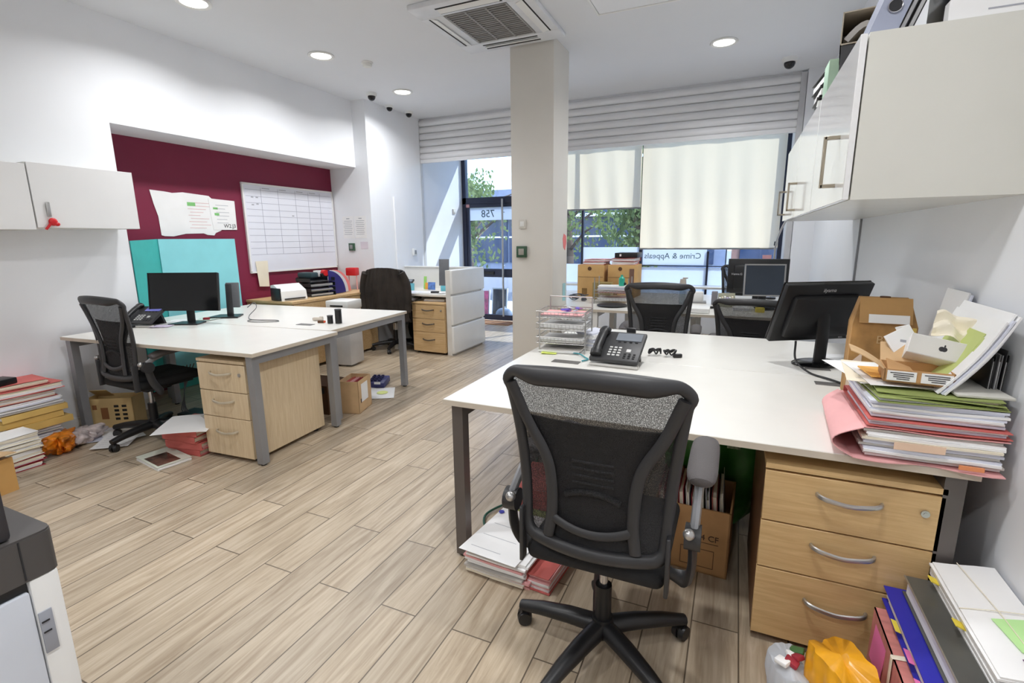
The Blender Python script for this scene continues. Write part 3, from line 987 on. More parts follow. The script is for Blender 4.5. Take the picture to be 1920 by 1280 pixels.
wall_cabinet('white wall cabinet on right wall, middle of the three', 2.728, 3.528, .292, XR, CZ0, CZ1, 1, 3.45, GW, (1.528, 1.690))
wall_cabinet('white wall cabinet on right wall, farthest by the window', 3.531, 4.331, .292, XR, CZ0, CZ1, 1, 4.20, GW, (1.530, 1.700))
GW2 = 'white wall cabinets on the left wall'
wall_cabinet('white wall cabinet on left wall, its end overlapping the burgundy alcove', 1.794, 2.42, XL, -4.194, 1.486, 1.899, -1, None, GW2, None)
wall_cabinet('white wall cabinet on left wall cut off by the photo edge', 1.15, 1.79, XL, -4.194, 1.472, 1.886, -1, None, GW2, None)
hd = thing('cabinet_key', 'silver key tag with red ribbon hanging on left wall cabinet door', 'key', (-4.187, 1.866, 1.65))
MB().box((0, 0, -.045), (.008, .022, .095), bev=.003).build('handle', SILVER, hd)
MB().ball((.006, .01, -.125), .026, 8, (.4, 1, 1)).ball((.008, .03, -.14), .016, 8, (.5, 1, .8)).tube([(.006, 0, -.13), (.008, -.02, -.155), (.004, -.035, -.175)], .008, 6).build('red_ribbon', REDP, hd)
# ------------------------------------------------------------------ paper, folders, boxes
ORD = ['topmost', 'second from top', 'third from top', 'fourth from top', 'fifth from top', 'sixth from top', 'seventh from top', 'eighth from top', 'ninth from top']

def layers(mb, w, d, z0, h, n, jit, q, nm, curl=0.0):
    """n loose slabs on top of each other, edges not flush"""
    t = h / n
    for i in range(n):
        mb.mi(q.randrange(nm))
        a, b, g = q.uniform(-jit, jit), q.uniform(-jit, jit), q.uniform(-jit, jit) * 1.4
        ww, dd = w * (1 - q.uniform(0, .05)), d * (1 - q.uniform(0, .05))
        zb = z0 + i * t
        f = lambda u, v: ((u - .5) * ww, (v - .5) * dd, zb + t * .93 + curl * (2 * u - 1) ** 2 * .5 + .0015 * sin(u * 7 + i) * sin(v * 6 + i))
        mb.grid(f, 6, 6, t * .93, M4.Translation((a, b, 0)) @ M4.Rotation(g, 4, 'Z'))
    mb.mi(0)

def paper_stack(name, label, cat, loc, rz, w, d, h, n, mats, jit=.008, seed=1, group=None, rot=None, marks=0):
    q = random.Random(seed)
    mb = MB()
    layers(mb, w, d, 0, h, n, jit, q, len(mats))
    if marks:
        mb.mi(len(mats))
        for k in range(marks):
            y = d * (.36 - .72 * k / marks)
            mb.b2((-w * .38, y, h + .0012), (-w * .38 + w * q.uniform(.35, .75), y + .004, h + .0022))
    o = mb.build(name, list(mats) + [INK], None, loc=loc, rz=rz, rot=rot)
    return tag(o, label, cat, group)

def folder(label, loc, rz, w, d, h, cover, pages, seed=1, group=None, name='document_folder', rot=None, spine=1):
    """card cover wrapped round a wad of pages"""
    q = random.Random(seed)
    t = thing(name, label, 'folder', loc, rz, group, rot)
    c = MB()
    f = lambda u, v: ((u - .5) * w, (v - .5) * d, .003 + .002 * sin(u * 5 + seed))
    c.grid(f, 6, 4, .0025)
    f2 = lambda u, v: ((u - .5) * w * .985, (v - .5) * d * .985 + .003, h + .003 * sin(u * 4 + seed * 2) * (1 - v))
    c.grid(f2, 8, 6, .0025)
    c.b2((-w / 2, spine * d / 2 - .002, .001), (w / 2, spine * d / 2 + .001, h))
    c.build('cover', cover, t)
    p = MB()
    layers(p, w * .95, d * .95, .0035, h - .007, max(2, int(h / .009)), .004, q, len(pages))
    p.build('pages', pages, t)
    return t

def sheet(label, loc, rz, w=.21, d=.297, m=None, curl=.006, marks=6, seed=1, group=None, rot=None, name='paper_sheet'):
    q = random.Random(seed)
    mb = MB()
    f = lambda u, v: ((u - .5) * w, (v - .5) * d, .002 + curl * ((2 * u - 1) ** 2 * .4 + (2 * v - 1) ** 2 * .6) * (.6 + .4 * sin(3 * u + seed)))
    mb.grid(f, 8, 8, .0008)
    mb.mi(1)
    for k in range(marks):
        v = .12 + .76 * k / marks
        u0, u1 = .12, q.uniform(.45, .88)
        mb.grid(lambda u, vv: tuple(V(f(u0 + (u1 - u0) * u, v + .006 * vv)) + V((0, 0, .0008))), 6, 1, .0004)
    return tag(mb.build(name, [m or PAPER, INK], None, loc=loc, rz=rz, rot=rot), label, 'paper', group)

def open_box(mb, w, d, h, t=.006):
    mb.b2((-w / 2, -d / 2, 0), (w / 2, d / 2, t))
    mb.b2((-w / 2, -d / 2, 0), (w / 2, -d / 2 + t, h)).b2((-w / 2, d / 2 - t, 0), (w / 2, d / 2, h))
    mb.b2((-w / 2, -d / 2, 0), (-w / 2 + t, d / 2, h)).b2((w / 2 - t, -d / 2, 0), (w / 2, d / 2, h))
    return mb

def soft_bag(name, label, cat, loc, rz, sx, sy, sz, m, seed, crumple=.16):
    q = random.Random(seed)
    ph = [q.uniform(0, 6) for _ in range(8)]
    mb = MB()
    nu, nv = 72, 36
    from mathutils import noise as NZ
    off = V((seed * 3.1, seed * 1.7, 0))
    def f(u, v):
        p = V(f0(u, v))
        d = NZ.noise_vector(p * 14 + off) * .6 + NZ.noise_vector(p * 34 + off) * .35 + NZ.noise_vector(p * 70 + off) * .18
        k = crumple * .28 * min(1, v * 6)
        p += V((d.x * sx, d.y * sy, d.z * sz * .6)) * k
        p.z = max(0, p.z)
        return tuple(p)
    def f0(u, v):
        a = 2 * pi * u
        b = v
        r = (sin(pi * min(1, b * .52 + .02)) ** .35) * (1 - .55 * max(0, b - .55) ** 1.3) if b < 1 else .3
        r *= 1 + crumple * (.5 * sin(3 * a + ph[0] + 2 * b) + .35 * sin(7 * a + ph[1] - 5 * b) + .25 * sin(13 * a + ph[2] + 9 * b))
        if v > .98:
            r *= .45
        ca, sa = cos(a), sin(a)
        k = (abs(ca) ** 4 + abs(sa) ** 4) ** -.25
        return (sx / 2 * r * ca * k, sy / 2 * r * sa * k, sz * b * (1 + .05 * sin(2 * a + ph[3])))
    mb.grid(f, nu, nv)
    mb.raw([f(i / nu, 1) for i in range(nu)], [tuple(range(nu))])
    mb.raw([f(i / nu, 0) for i in range(nu)], [tuple(range(nu))[::-1]])
    o = mb.build(name, m, None, sharp=70, loc=loc, rz=rz)
    return tag(o, label, cat)

# --- pile against the left wall
PL = 'document pile by left wall'
z = 0
lay = [('pink-red folder at the bottom of the tall pile by left wall', FRED2, .035, .02), ('white document wad low in the tall pile by left wall', None, .06, 0), ('white and grey papers in the middle of the tall pile by left wall', None, .055, -.02),
       ('yellow envelope folder, lowest of three in the tall left pile', FYEL, .045, .03), ('yellow envelope folder, middle of three in the tall left pile', FYEL, .04, -.01), ('yellow envelope folder, upper of three in the tall left pile', FYEL, .04, .015),
       ('white papers under the red folders of the tall left pile', None, .06, .0), ('red card folder, third from top of the tall left pile', FRED, .042, -.02), ('red card folder, second from top of the tall left pile', FRED, .042, .02), ('red card folder on top of the tall left pile', FRED, .03, -.04)]
for k, (lb, cv, h, dx) in enumerate(lay):
    if cv:
        folder(lb, (-4.335 + dx * .4, 1.58 + dx, z), R(90) + dx, .35, .25, h, cv, [PAPER, PAPERC], k, PL, spine=-1 if cv is FYEL else 1)
    else:
        paper_stack('paper_stack', lb, 'papers', (-4.335 + dx * .4, 1.58 + dx, z), R(90) + dx, .34, .25, h, 7, [PAPER, PAPERB, PAPERG], .012, k)
    z += h + .004
tag(MB().box((0, 0, .02), (.12, .20, .04), bev=.006).build('black_case', BLACK, loc=(-4.30, 1.45, z), rz=.2), 'black case lying on top of the tall left pile at photo edge', 'case')
z = 0
for k, (lb, cv, h) in enumerate([('deep red folder, lowest in the short front pile by left wall', FRED2, .03), ('deep red folder, second lowest in the short front pile by left wall', FRED2, .03), ('cream folder in the short front pile, just above the red ones', PAPERC, .05), ('cream folder in the short front pile, second from the top', PAPERC, .045), ('white folder on top of the short front pile by left wall', PAPER, .05)]):
    folder(lb, (-4.055, 1.335 + .01 * (k % 2), z), R(90) + .06 * (k % 3 - 1), .33, .20, h, cv, [PAPER, PAPERC], 20 + k, 'short front pile by left wall')
    z += h + .004
soft_bag('plastic_bag', 'orange and yellow plastic bag squeezed behind short left pile', 'bag', (-4.08, 1.65, 0), .9, .13, .24, .13, mat('orange_yellow_film', (234, 128, 30), .3, var=.35, scale=16), 4, .55)
soft_bag('plastic_bag', 'crumpled clear plastic bag beside the tall left pile', 'bag', (-4.14, 1.80, .0), .2, .16, .22, .10, mat('milky_film', (214, 200, 198), .2, var=.2, scale=18), 9, .5)
# crate with slots behind the desk leg
t = thing('cardboard_crate', 'pale brown cardboard crate with slots behind left desk leg', 'box', (-4.29, 2.10, 0), R(31))
CREAMB = mat('pale_box_card', (216, 186, 130), .8, var=.05)
open_box(MB(), .33, .15, .235).build('body', CREAMB, t)
for k in range(2):
    m = MB()
    for j in range(4):
        m.box((.05 + .055 * k, -.0755, .075 + .033 * j), (.032, .002, .018))
    m.build('slots', mat('dark_slot', (30, 26, 24), .8), t)
MB().box((-.10, -.077, .17), (.028, .004, .035)).box((-.035, -.0755, .12), (.05, .002, .09)).build('printed_patch', mat('brown_print', (150, 100, 60), .8), t)
MB().box((-.10, .03, .25), (.12, .004, .12), rx=.9).build('lid_flap', CREAMB, t)
# loose sheets on the floor
for k, (x, y, r, lb) in enumerate([(-4.16, 1.93, .9, 'white printed sheet on floor beside left desk leg, lowest of the loose ones'), (-4.02, 1.98, 1.25, 'white sheet with pink lines on floor under the left chair'), (-3.93, 1.90, .75, 'white printed sheet on floor, topmost by the left chair caster')]):
    sheet(lb, (x, y, .002 + .004 * k), r, .22, .31, seed=k, m=PAPERB if k == 0 else PAPER, group='loose sheets under the left chair')
# red folder stack beside pedestal
z = 0
for k, h in enumerate((.042, .05, .045, .045)):
    folder('red card folder, %s of the floor stack beside left pedestal' % ['lowest', 'second lowest', 'third from below', 'topmost'][k], (-3.285 + .012 * (k % 2), 2.08 - .012 * k, z), R(4 + 5 * (k % 2)), .30, .27, h, FRED, [PAPERC, FPINK], 40 + k, 'red folders beside left pedestal', spine=-1)
    z += h + .003
sheet('large white sheet with small mark covering the red folder stack', (-3.27, 2.0, z + .004), R(38), .32, .36, curl=-.012, marks=0, seed=4)
sheet('crumpled grey-white sheet at rear of red folder stack', (-3.20, 2.18, z + .002), R(-20), .20, .20, m=PAPERG, marks=4, seed=6)
t = thing('magazine', 'glossy magazine with dark cover picture on floor before red folders', 'magazine', (-3.30, 1.83, 0), R(-9))
layers_m = MB()
layers(layers_m, .31, .20, 0, .022, 4, .002, random.Random(3), 1)
layers_m.build('pages', PAPER, t)
MB().box((.03, -.02, .0235), (.20, .13, .001)).build('cover_picture', mat('brown_dark_picture', (92, 66, 56), .25, var=.6, scale=12), t)
MB().box((0, 0, .0228), (.31, .20, .001)).build('cover', mat('pale_green_cover', (214, 220, 206), .3), t)
# white cardboard box at the left edge
t = thing('cardboard_box', 'white-sided cardboard box with beige flap at left photo edge', 'box', (-3.79, 1.09, 0), R(6))
MB().b2((-.16, -.16, 0), (.12, .14, .20)).build('body', mat('white_box_card', (226, 224, 220), .75), t)
MB().box((.125, 0, .10), (.012, .30, .20)).build('edge', mat('tan_edge', (206, 160, 96), .8), t)
MB().box((.02, .0, .212), (.28, .32, .004), ry=-.12).build('lid_flap', CARDI, t)

# --- printer in the near left corner
t = thing('printer', 'white and charcoal office printer at lower left corner', 'printer', (-1.06, .394, 0))
CHG = mat('printer_charcoal', (78, 75, 74), .5, var=.04)
PW = mat('printer_white', (206, 211, 220), .4, var=.01)
MB().b2((-.50, -.70, .015), (-.010, -.006, .818)).build('body', BLACK, t)
MB().box((-.012, -.0265, .435), (.024, .041, .766), bev=.004).build('end_strip', WHITEP, t)
MB().box((-.012, -.375, .425), (.024, .652, .746), bev=.003).build('side_door', PW, t)
hnd = MB().box((.001, -.036, .714), (.003, .019, .08), bev=.001).build('latch_recess', mat('latch_grey', (158, 162, 172), .5), t)
MB().box((.003, -.038, .735), (.002, .011, .0025)).box((.003, -.038, .715), (.002, .011, .0025)).build('latch_mark', INKD, hnd)
pr = [(-.52, -.72), (0, -.72), (0, -.020), (-.002, -.010), (-.008, -.003), (-.018, 0), (-.52, 0)]
sc_ = MB().prism(pr, .818, .893).prism([(x * .996 - .0015, y * .997 - .001) for x, y in pr], .893, .8965).build('scanner_unit', CHG, t)
MB().b2((.0, -.0505, .822), (.0012, -.0485, .893)).build('seam', INKD, sc_)
MB().box((-.26, -.40, .965), (.50, .70, .136), bev=.008).build('scanner_lid', mat('lid_charcoal', (56, 54, 58), .45), t)
for x in (-.45, -.06):
    for y in (-.62, -.08):
        MB().cyl((x, y, 0), (x, y, .02), .02).build('foot', BLACK, t)

# --- under the foreground desk
paper_stack('paper_stack', 'tall wad of white papers on floor beside right desk leg', 'papers', (-.80, 1.80, 0), R(-4), .28, .36, .115, 13, [PAPER, PAPERC, PAPER, FPINK, PAPERG], .014, 11)
sheet('headed white letter with blue dot on top of the floor wad', (-.82, 1.78, .117), R(-6), .27, .37, m=PAPER, curl=.004, marks=3, seed=12)
tag(MB().cyl((0, 0, 0), (0, 0, .002), .013).build('round_sticker', BLUE, loc=(-.925, 1.93, .1235)), 'small round blue sticker on the headed letter', 'sticker')
folder('red card folder leaning on the right side of the floor wad', (-.615, 1.78, .0), R(85), .30, .10, .07, FRED, [PAPER, FPINK], 14)
z = 0
for k, (cv, h, lb) in enumerate([(FLIME, .05, 'lime green folder at the bottom of the pile under the right desk'), (FLIME, .05, 'lime green folder second from below in the pile under the right desk'), (FRED, .045, 'red folder lower of two in the pile under the right desk'), (FRED, .05, 'red folder on top of the pile under the right desk')]):
    folder(lb, (-.78 + .012 * (k % 2), 2.19, z), R(3 * (k - 1)), .30, .30, h, cv, [PAPER, PAPERC], 50 + k, 'folder pile under the right desk', spine=-1)
    z += h + .004
t = thing('small_box', 'small white and brown box on the red folders under right desk', 'box', (-.74, 2.17, z), .25)
MB().b2((-.045, -.05, 0), (.045, .05, .09)).build('body', WHITEP, t)
MB().b2((-.047, -.052, .055), (.047, .052, .088)).build('band', mat('brown_band', (172, 112, 84), .7), t)
t = thing('computer_tower', 'black computer tower standing under the right desk', 'computer', (-.70, 2.50, 0))
MB().box((0, 0, .24), (.19, .28, .46), bev=.008).build('case', BLACK, t)
MB().box((0, -.142, .30), (.17, .006, .28), bev=.002).build('front_panel', CHARC, t)
for x in (-.07, .07):
    MB().box((x, 0, .005), (.02, .22, .01)).build('foot', BLACK, t)
t = thing('wall_sign', 'white sign with green edge and black pictogram under right desk', 'sign', (-.72, 2.335, .30), 0, rot=(R(-6), 0, R(4)))
MB().box((0, 0, .10), (.17, .006, .20), bev=.002).build('board', mat('sign_green', (40, 130, 84), .5), t)
MB().box((.003, -.004, .10), (.155, .003, .19)).build('face', PAPER, t)
MB().box((.02, -.006, .14), (.05, .002, .05)).box((.02, -.006, .085), (.06, .002, .012)).box((.02, -.006, .06), (.045, .002, .010)).build('pictogram', INKD, t)
cb = MB().tube(smooth_path([(-.90, 2.43, .30), (-.93, 2.40, .18), (-.90, 2.36, .02), (-1.0, 2.22, .012), (-1.07, 2.05, .012), (-1.0, 1.93, .012), (-.93, 2.0, .012)], 8), .006, 8)
tag(cb.build('network_cable', mat('dark_green_cable', (30, 84, 66), .45)), 'dark green cable looping on floor by right desk', 'cable')
# carton with upright folders
t = thing('cardboard_carton', 'brown cardboard carton marked LA4 CF under the right desk', 'box', (-.085, 2.17, 0), R(-3))
open_box(MB(), .30, .31, .292, .007).build('body', CARD, t)
MB().text('LA4 CF', .036, M4.Translation((.055, -.1565, .165)) @ M4.Rotation(R(90), 4, 'X'), .0005).box((.055, -.1562, .142), (.11, .001, .002)).box((.03, -.1562, .11), (.13, .001, .002)).box((.03, -.1562, .03), (.13, .001, .002)).box((-.035, -.1562, .07), (.002, .001, .08)).box((.095, -.1562, .07), (.002, .001, .08)).build('printed_marks', mat('carton_print', (84, 60, 44), .8), t)
for k, (cv, th) in enumerate([(FPINK, .02), (FRED2, .022), (CARDI, .024), (FRED2, .02), (PAPER, .012), (FRED2, .022), (PAPERC, .018), (PAPERB, .014), (FRED, .02), (PAPERG, .014)]):
    x = -.200 + k * .0262
    
    cname = {FPINK: 'pink', FRED2: 'dark red', CARDI: 'tan', PAPER: 'white', PAPERC: 'cream', PAPERB: 'bluish white', FRED: 'bright red', PAPERG: 'grey'}[cv]
    o = thing('document_folder', '%s folder standing in the LA4 carton, %s from its left side' % (cname, ['first', 'second', 'third', 'fourth', 'fifth', 'sixth', 'seventh', 'eighth', 'ninth', 'tenth'][k]), 'folder', (x + .005, 2.17, .012), 0, 'folders standing in the brown carton', rot=(0, -.08, 0))
    MB().b2((-th / 2, -.13, 0), (-th / 2 + .002, .13, .335 + .02 * sin(k * 2))).b2((th / 2 - .002, -.13, 0), (th / 2, .13, .33 + .02 * sin(k * 3))).b2((-th / 2, -.13, 0), (th / 2, .13, .002)).build('cover', cv, o)
    MB().b2((-th / 2 + .003, -.12, .003), (th / 2 - .003, .12, .31 + .015 * sin(k * 5))).build('pages', PAPERC, o)
GB = mat('dark_green_film', (62, 128, 52), .3, var=.25, scale=7)
soft_bag('carrier_bag', 'large dark green carrier bag behind the carton under right desk', 'bag', (-.02, 2.475, 0), .15, .50, .28, .62, GB, 21, .10)
tag(MB().box((0, 0, 0), (.055, .002, .04), rx=-.25).build('bag_label', mat('bag_label', (170, 186, 150), .6, var=.3, scale=80), loc=(.05, 2.315, .47)), 'small pale label on the green carrier bag', 'label')

# --- right corner at the front
t = thing('paper_bundle', 'white paper bundle with green sticky note and purple logo at lower right corner', 'papers', (.664, 1.475, .388), 0, rot=(0, R(-8), 0))
q = random.Random(8)
m = MB()
layers(m, .140, .44, 0, .062, 10, .005, q, 3)
m.build('pages', [PAPER, PAPERB, PAPER], t)
MB().box((.030, -.07, .0655), (.075, .11, .0015), rz=.15).build('sticky_note', STICKG, t)
MB().box((.035, -.175, .0655), (.075, .06, .0015), rz=.2).build('purple_logo', mat('purple_print', (96, 48, 98), .6, var=.2, scale=60), t)
MB().tube([(-.069, .01, .063), (0, .01, .0672), (.067, .01, .0672)], .0012, 6).tube([(-.01, .213, .0672), (.01, .0, .0672), (.02, -.213, .0672)], .0012, 6).build('string_tie', PAPERC, t)
for k, y in enumerate((.16, -.02)):
    MB().box((-.074, y, .035), (.03, .03, .003), ry=.5).build('index_tab', STICKY, t)
t = thing('document_folder', 'thick pale red folder bundle with pink note at the bottom of front right pile', 'folder', (.595, 1.46, 0))
pk = mat('dusty_pink_card', (206, 132, 126), .7, var=.1, stretch=(1, 8, 1))
MB().b2((-.135, -.19, 0), (.135, .19, .004)).b2((-.135, -.19, .272), (.135, .19, .276)).b2((-.135, -.19, 0), (-.132, .19, .276)).build('cover', pk, t)
m = MB()
layers(m, .255, .37, .005, .265, 16, .003, random.Random(3), 3)
m.build('pages', [FPINK, PAPER, pk], t)
MB().box((-.1365, .10, .20), (.0015, .11, .13), ry=.05).build('pink_note', STICKP, t)
MB().tube([(-.137, -.02, .05), (-.139, -.015, .278), (-.10, -.01, .279), (.10, 0, .279)], .004, 6, flat=((0, 1, 0), 2.2, .6)).build('cloth_tie', PAPERC, t)
t = thing('plastic_folder', 'royal blue folder with mint pages and bright tabs in front right pile', 'folder', (.612, 1.48, .281))
MB().b2((-.125, -.215, 0), (.125, .215, .003)).b2((-.125, -.215, .043), (.125, .215, .046)).b2((.122, -.215, 0), (.125, .215, .046)).build('cover', BLUE, t)
m = MB()
layers(m, .235, .40, .004, .038, 5, .003, random.Random(9), 2)
m.build('pages', [mat('mint_paper', (206, 226, 214), .7), PAPER], t)
for k, (y, z_, mm) in enumerate([(.06, .025, STICKY), (-.06, .03, STICKP), (-.15, .02, STICKP)]):
    MB().box((-.128, y, z_), (.014, .05, .0015), ry=.3).build('index_tab', mm, t)
t = thing('ring_binder', 'dark grey ring binder between blue folder and white bundle in front right pile', 'binder', (.634, 1.47, .329))
MB().b2((-.105, -.21, 0), (.10, .21, .003)).b2((-.105, -.21, .051), (.10, .21, .055)).b2((.097, -.21, 0), (.10, .21, .055)).build('cover', mat('dark_grey_cover', (88, 88, 84), .3, var=.12, scale=5), t)
MB().b2((-.098, -.20, .005), (.094, .20, .046)).build('pages', PAPER, t)
MB().tube([(-.105, -.21, .054), (-.105, .21, .054)], .0025, 6).build('metal_edge', SILVER, t)
soft_bag('plastic_bag', 'crumpled bright orange plastic bag before the oak pedestal', 'bag', (.345, 1.42, 0), .5, .145, .20, .255, mat('orange_film', (246, 168, 34), .28, var=.18, scale=9), 33, .13)
soft_bag('plastic_bag', 'white plastic bag with coloured wrappers left of the orange bag', 'bag', (.225, 1.45, 0), .2, .10, .17, .17, mat('white_film', (228, 228, 222), .3, var=.05), 37, .1)
q = random.Random(2)
w = MB()
for k in range(6):
    w.mi(k % 3).box((q.uniform(-.022, .022), q.uniform(-.03, .03), q.uniform(.0, .02)), (.028, .036, .014), rz=q.uniform(0, 3), rx=q.uniform(-.5, .5), bev=.004)
tag(w.build('sweet_wrappers', [mat('leaf_green_film', (70, 110, 66), .4), PAPER, FRED2], loc=(.225, 1.45, .178)), 'crumpled green white and red wrappers on the white bag', 'wrappers', None, 'stuff')
# ------------------------------------------------------------------ on the right desks
D = .731
# the file pile at the right end
t = thing('document_folder', 'pale pink bulging folder with curved spine at the bottom of the desk pile', 'folder', (.545, 1.885, D), 0)
c = MB()
def pinkspine(u, v):
    a = v * pi
    return (-.185 + .42 * (1 - 1) - .035 * sin(a) + .02 * v - .03 * (1 - u) * sin(a), -.20 + .42 * u, .003 + .092 * v)
c.grid(pinkspine, 8, 10, .0025)
c.grid(lambda u, v: (-.185 + .35 * u, -.20 + .42 * v - .012 * (1 - v) * sin(u * 9), .003 + .02 * max(0, .25 - v) * -.3), 12, 8, .0025)
c.grid(lambda u, v: (-.165 + .335 * u, -.185 + .40 * v, .094 + .002 * sin(u * 8)), 10, 8, .0025)
c.build('cover', FPINK, t)
m = MB()
layers(m, .325, .38, .006, .083, 11, .008, random.Random(5), 4)
m.build('pages', [PAPERG, PAPERB, PAPER, PAPERC], t)
MB().box((-.03, -.203, .055), (.12, .002, .022), rz=.04).build('index_tab', mat('peach_card', (238, 206, 180), .7), t)
MB().box((.09, -.206, .016), (.055, .004, .012)).build('orange_mark', mat('orange_sticker', (236, 150, 100), .6), t)
folder('red card folder with bluish white pages, second in the desk pile', (.553, 1.885, D + .099), R(180), .33, .37, .022, FRED, [PAPER, PAPERB], 71, spine=-1)
paper_stack('paper_stack', 'thick bluish white page block in the middle of the desk pile', 'papers', (.55, 1.89, D + .125), 0, .315, .36, .050, 7, [PAPERB, PAPER, PAPERB], .006, 72)
folder('green card folder lower of two near the top of the desk pile', (.548, 1.885, D + .176), R(3), .30, .36, .010, FGRN, [PAPERC, PAPER], 73, 'green folders in the desk pile')
folder('green card folder upper of two near the top of the desk pile', (.565, 1.90, D + .189), R(-4), .29, .36, .010, FGRN, [PAPERC], 74, 'green folders in the desk pile')
for k, (x, y, r, lb, mm) in enumerate([(.455, 1.97, 12, 'large white sheet sticking out left of the desk pile, lowest', PAPER), (.47, 1.95, -6, 'cream sheet on the left side of the desk pile, middle', PAPERC), (.495, 1.93, 5, 'white sheet with writing on the left side of desk pile, topmost', PAPER)]):
    sheet(lb, (x, y, D + .202 + .004 * k), R(r), .22, .31, m=mm, seed=80 + k, curl=-.006, marks=3)
tag(MB().box((0, 0, .003), (.10, .13, .005), bev=.001, seg=1).build('orange_envelope', mat('orange_card', (244, 184, 92), .7), loc=(.455, 1.90, D + .216), rz=.1), 'small orange envelope on the papers of the desk pile', 'envelope')
tag(MB().box((0, 0, .004), (.13, .24, .008), bev=.002).build('grey_card_box', mat('pale_grey_card', (206, 204, 196), .6), loc=(.655, 1.86, D + .202), rz=.05), 'flat pale grey card box at right side of the desk pile', 'box')
# open mailer box
t = thing('mailer_box', 'open brown mailing box with two white labels on top of desk pile', 'box', (.520, 1.835, D + .219), R(-6))
open_box(MB(), .165, .13, .040, .004).build('body', CARD, t)
for x, ww in ((-.040, .070), (.042, .072)):
    lb = MB().box((x, -.0662, .021), (ww, .001, .030)).build('address_label', PAPER, t)
    m = MB()
    for j in range(4):
        m.box((x + .004 * (j % 2), -.0672, .030 - .006 * j), (ww * (.8 - .12 * j), .001, .0022))
    m.build('label_print', INKD, lb)
MB().grid(lambda u, v: (-.083 - .085 * v, -.065 + .11 * u + .03 * v, .040 + .062 * v - .02 * v * v), 4, 5, .003).build('side_flap', CARDI, t)
MB().grid(lambda u, v: (-.08 + .165 * u, .065 + .05 * v, .040 + .05 * v), 4, 4, .003).build('rear_flap', CARDI, t)
MB().grid(lambda u, v: (-.075 + .06 * u, -.062 + .05 * v, .040 + .022 * v * (1 - u)), 4, 4, .003).build('front_flap', CARD, t)
# white device box with a small dark mark
t = thing('white_box', 'white box with a small black apple mark tilted on the mailing box', 'box', (.590, 1.905, D + .285), 0, rot=(R(-30), R(10), R(-12)))
MB().box((0, 0, .0), (.165, .12, .065), bev=.0025).build('box_body', PAPER, t)
MB().box((0, -.0605, 0), (.161, .0012, .061)).build('front_face', mat('silver_grey_card', (204, 202, 196), .5), t)
mk = MB()
mk.ball((-.003, -.0615, -.001), .007, 8, (1, .15, 1.1)).ball((.0034, -.0615, -.001), .007, 8, (1, .15, 1.1)).ball((.003, -.0615, .010), .0034, 6, (.6, .2, 1.1))
mk.build('apple_mark', INKD, t)
t = thing('white_carton', 'small white open carton standing left of the white box', 'box', (.515, 1.95, D + .305), 0, rot=(R(-20), R(-24), R(30)))
MB().box((0, 0, 0), (.09, .006, .10), bev=.001, seg=1).box((.045, .03, 0), (.006, .06, .10), bev=.001, seg=1).build('panel', PAPER, t)
MB().box((0, -.0034, .012), (.018, .001, .008), ry=.6).build('printed_mark', INK, t)
def crump(u, v):
    return ((u - .5) * .10, .012 * sin(u * 9 + v * 4) + .008 * sin(v * 13), (v - .5) * .085 + .01 * sin(u * 6))
tag(MB().grid(crump, 14, 12, .001).build('crumpled_note', PAPERC, loc=(.625, 1.92, D + .375), rot=(R(-35), R(6), R(-12))), 'crumpled cream receipt lying on the white box with black mark', 'paper')
# papers leaning up against the wall
def fan(name, label, xb, zb, a, L, y0, y1, th, mats, seed, group, rz=0):
    q = random.Random(seed)
    mb = MB()
    n = max(2, int(th / .006))
    for i in range(n):
        mb.mi(q.randrange(len(mats)))
        dl, dy = q.uniform(-.02, .02), q.uniform(-.012, .012)
        tt = th / n
        off = i * tt
        mb.grid(lambda u, v: ((L + dl) * v * cos(a) + off * sin(a) + .012 * sin(pi * v), y0 + dy + (y1 - y0) * u, (L + dl) * v * sin(a) - off * cos(a) * .2), 4, 6, tt * .8)
    o = mb.build(name, mats, None, loc=(xb, 0, zb))
    return tag(o, label, 'papers', group)
GF = 'papers leaning on the right wall'
fan('leaning_papers', 'yellow-green edged sheets leaning on wall, lowest face of the fan', .553, D + .202, R(58), .20, 1.80, 2.02, .006, [FLIME], 1, GF)
fan('leaning_papers', 'white page bundle leaning on wall in the middle of the fan', .560, D + .200, R(60), .265, 1.76, 2.10, .024, [PAPER, PAPERB, PAPER], 2, GF)
fan('leaning_papers', 'lilac edged page bundle leaning on wall at back of the fan', .588, D + .203, R(60), .25, 1.78, 2.12, .020, [PAPERB, mat('lilac_paper', (196, 184, 222), .7), PAPER], 3, GF)
fan('leaning_papers', 'tall printed sheets reaching highest against the right wall', .610, D + .0, R(76), .48, 2.135, 2.33, .010, [PAPER, PAPERB], 4, GF)
for k in range(3):
    t = thing('document_folder', ['black', 'grey', 'dark grey'][k] + ' folder squeezed upright between paper fan and right wall', 'folder', (.690 + .014 * k, 1.98, D + .001), 0, 'dark folders against the right wall', rot=(0, R(1.5), 0))
    MB().b2((-.004, -.15, 0), (-.002, .15, .30 + .012 * k)).b2((.002, -.15, 0), (.004, .15, .31)).b2((-.004, -.15, 0), (.004, .15, .003)).build('cover', [BLACK, GREYP, CHARC][k], t)
    MB().b2((-.0018, -.145, .004), (.0018, .14, .29)).build('pages', PAPER, t)
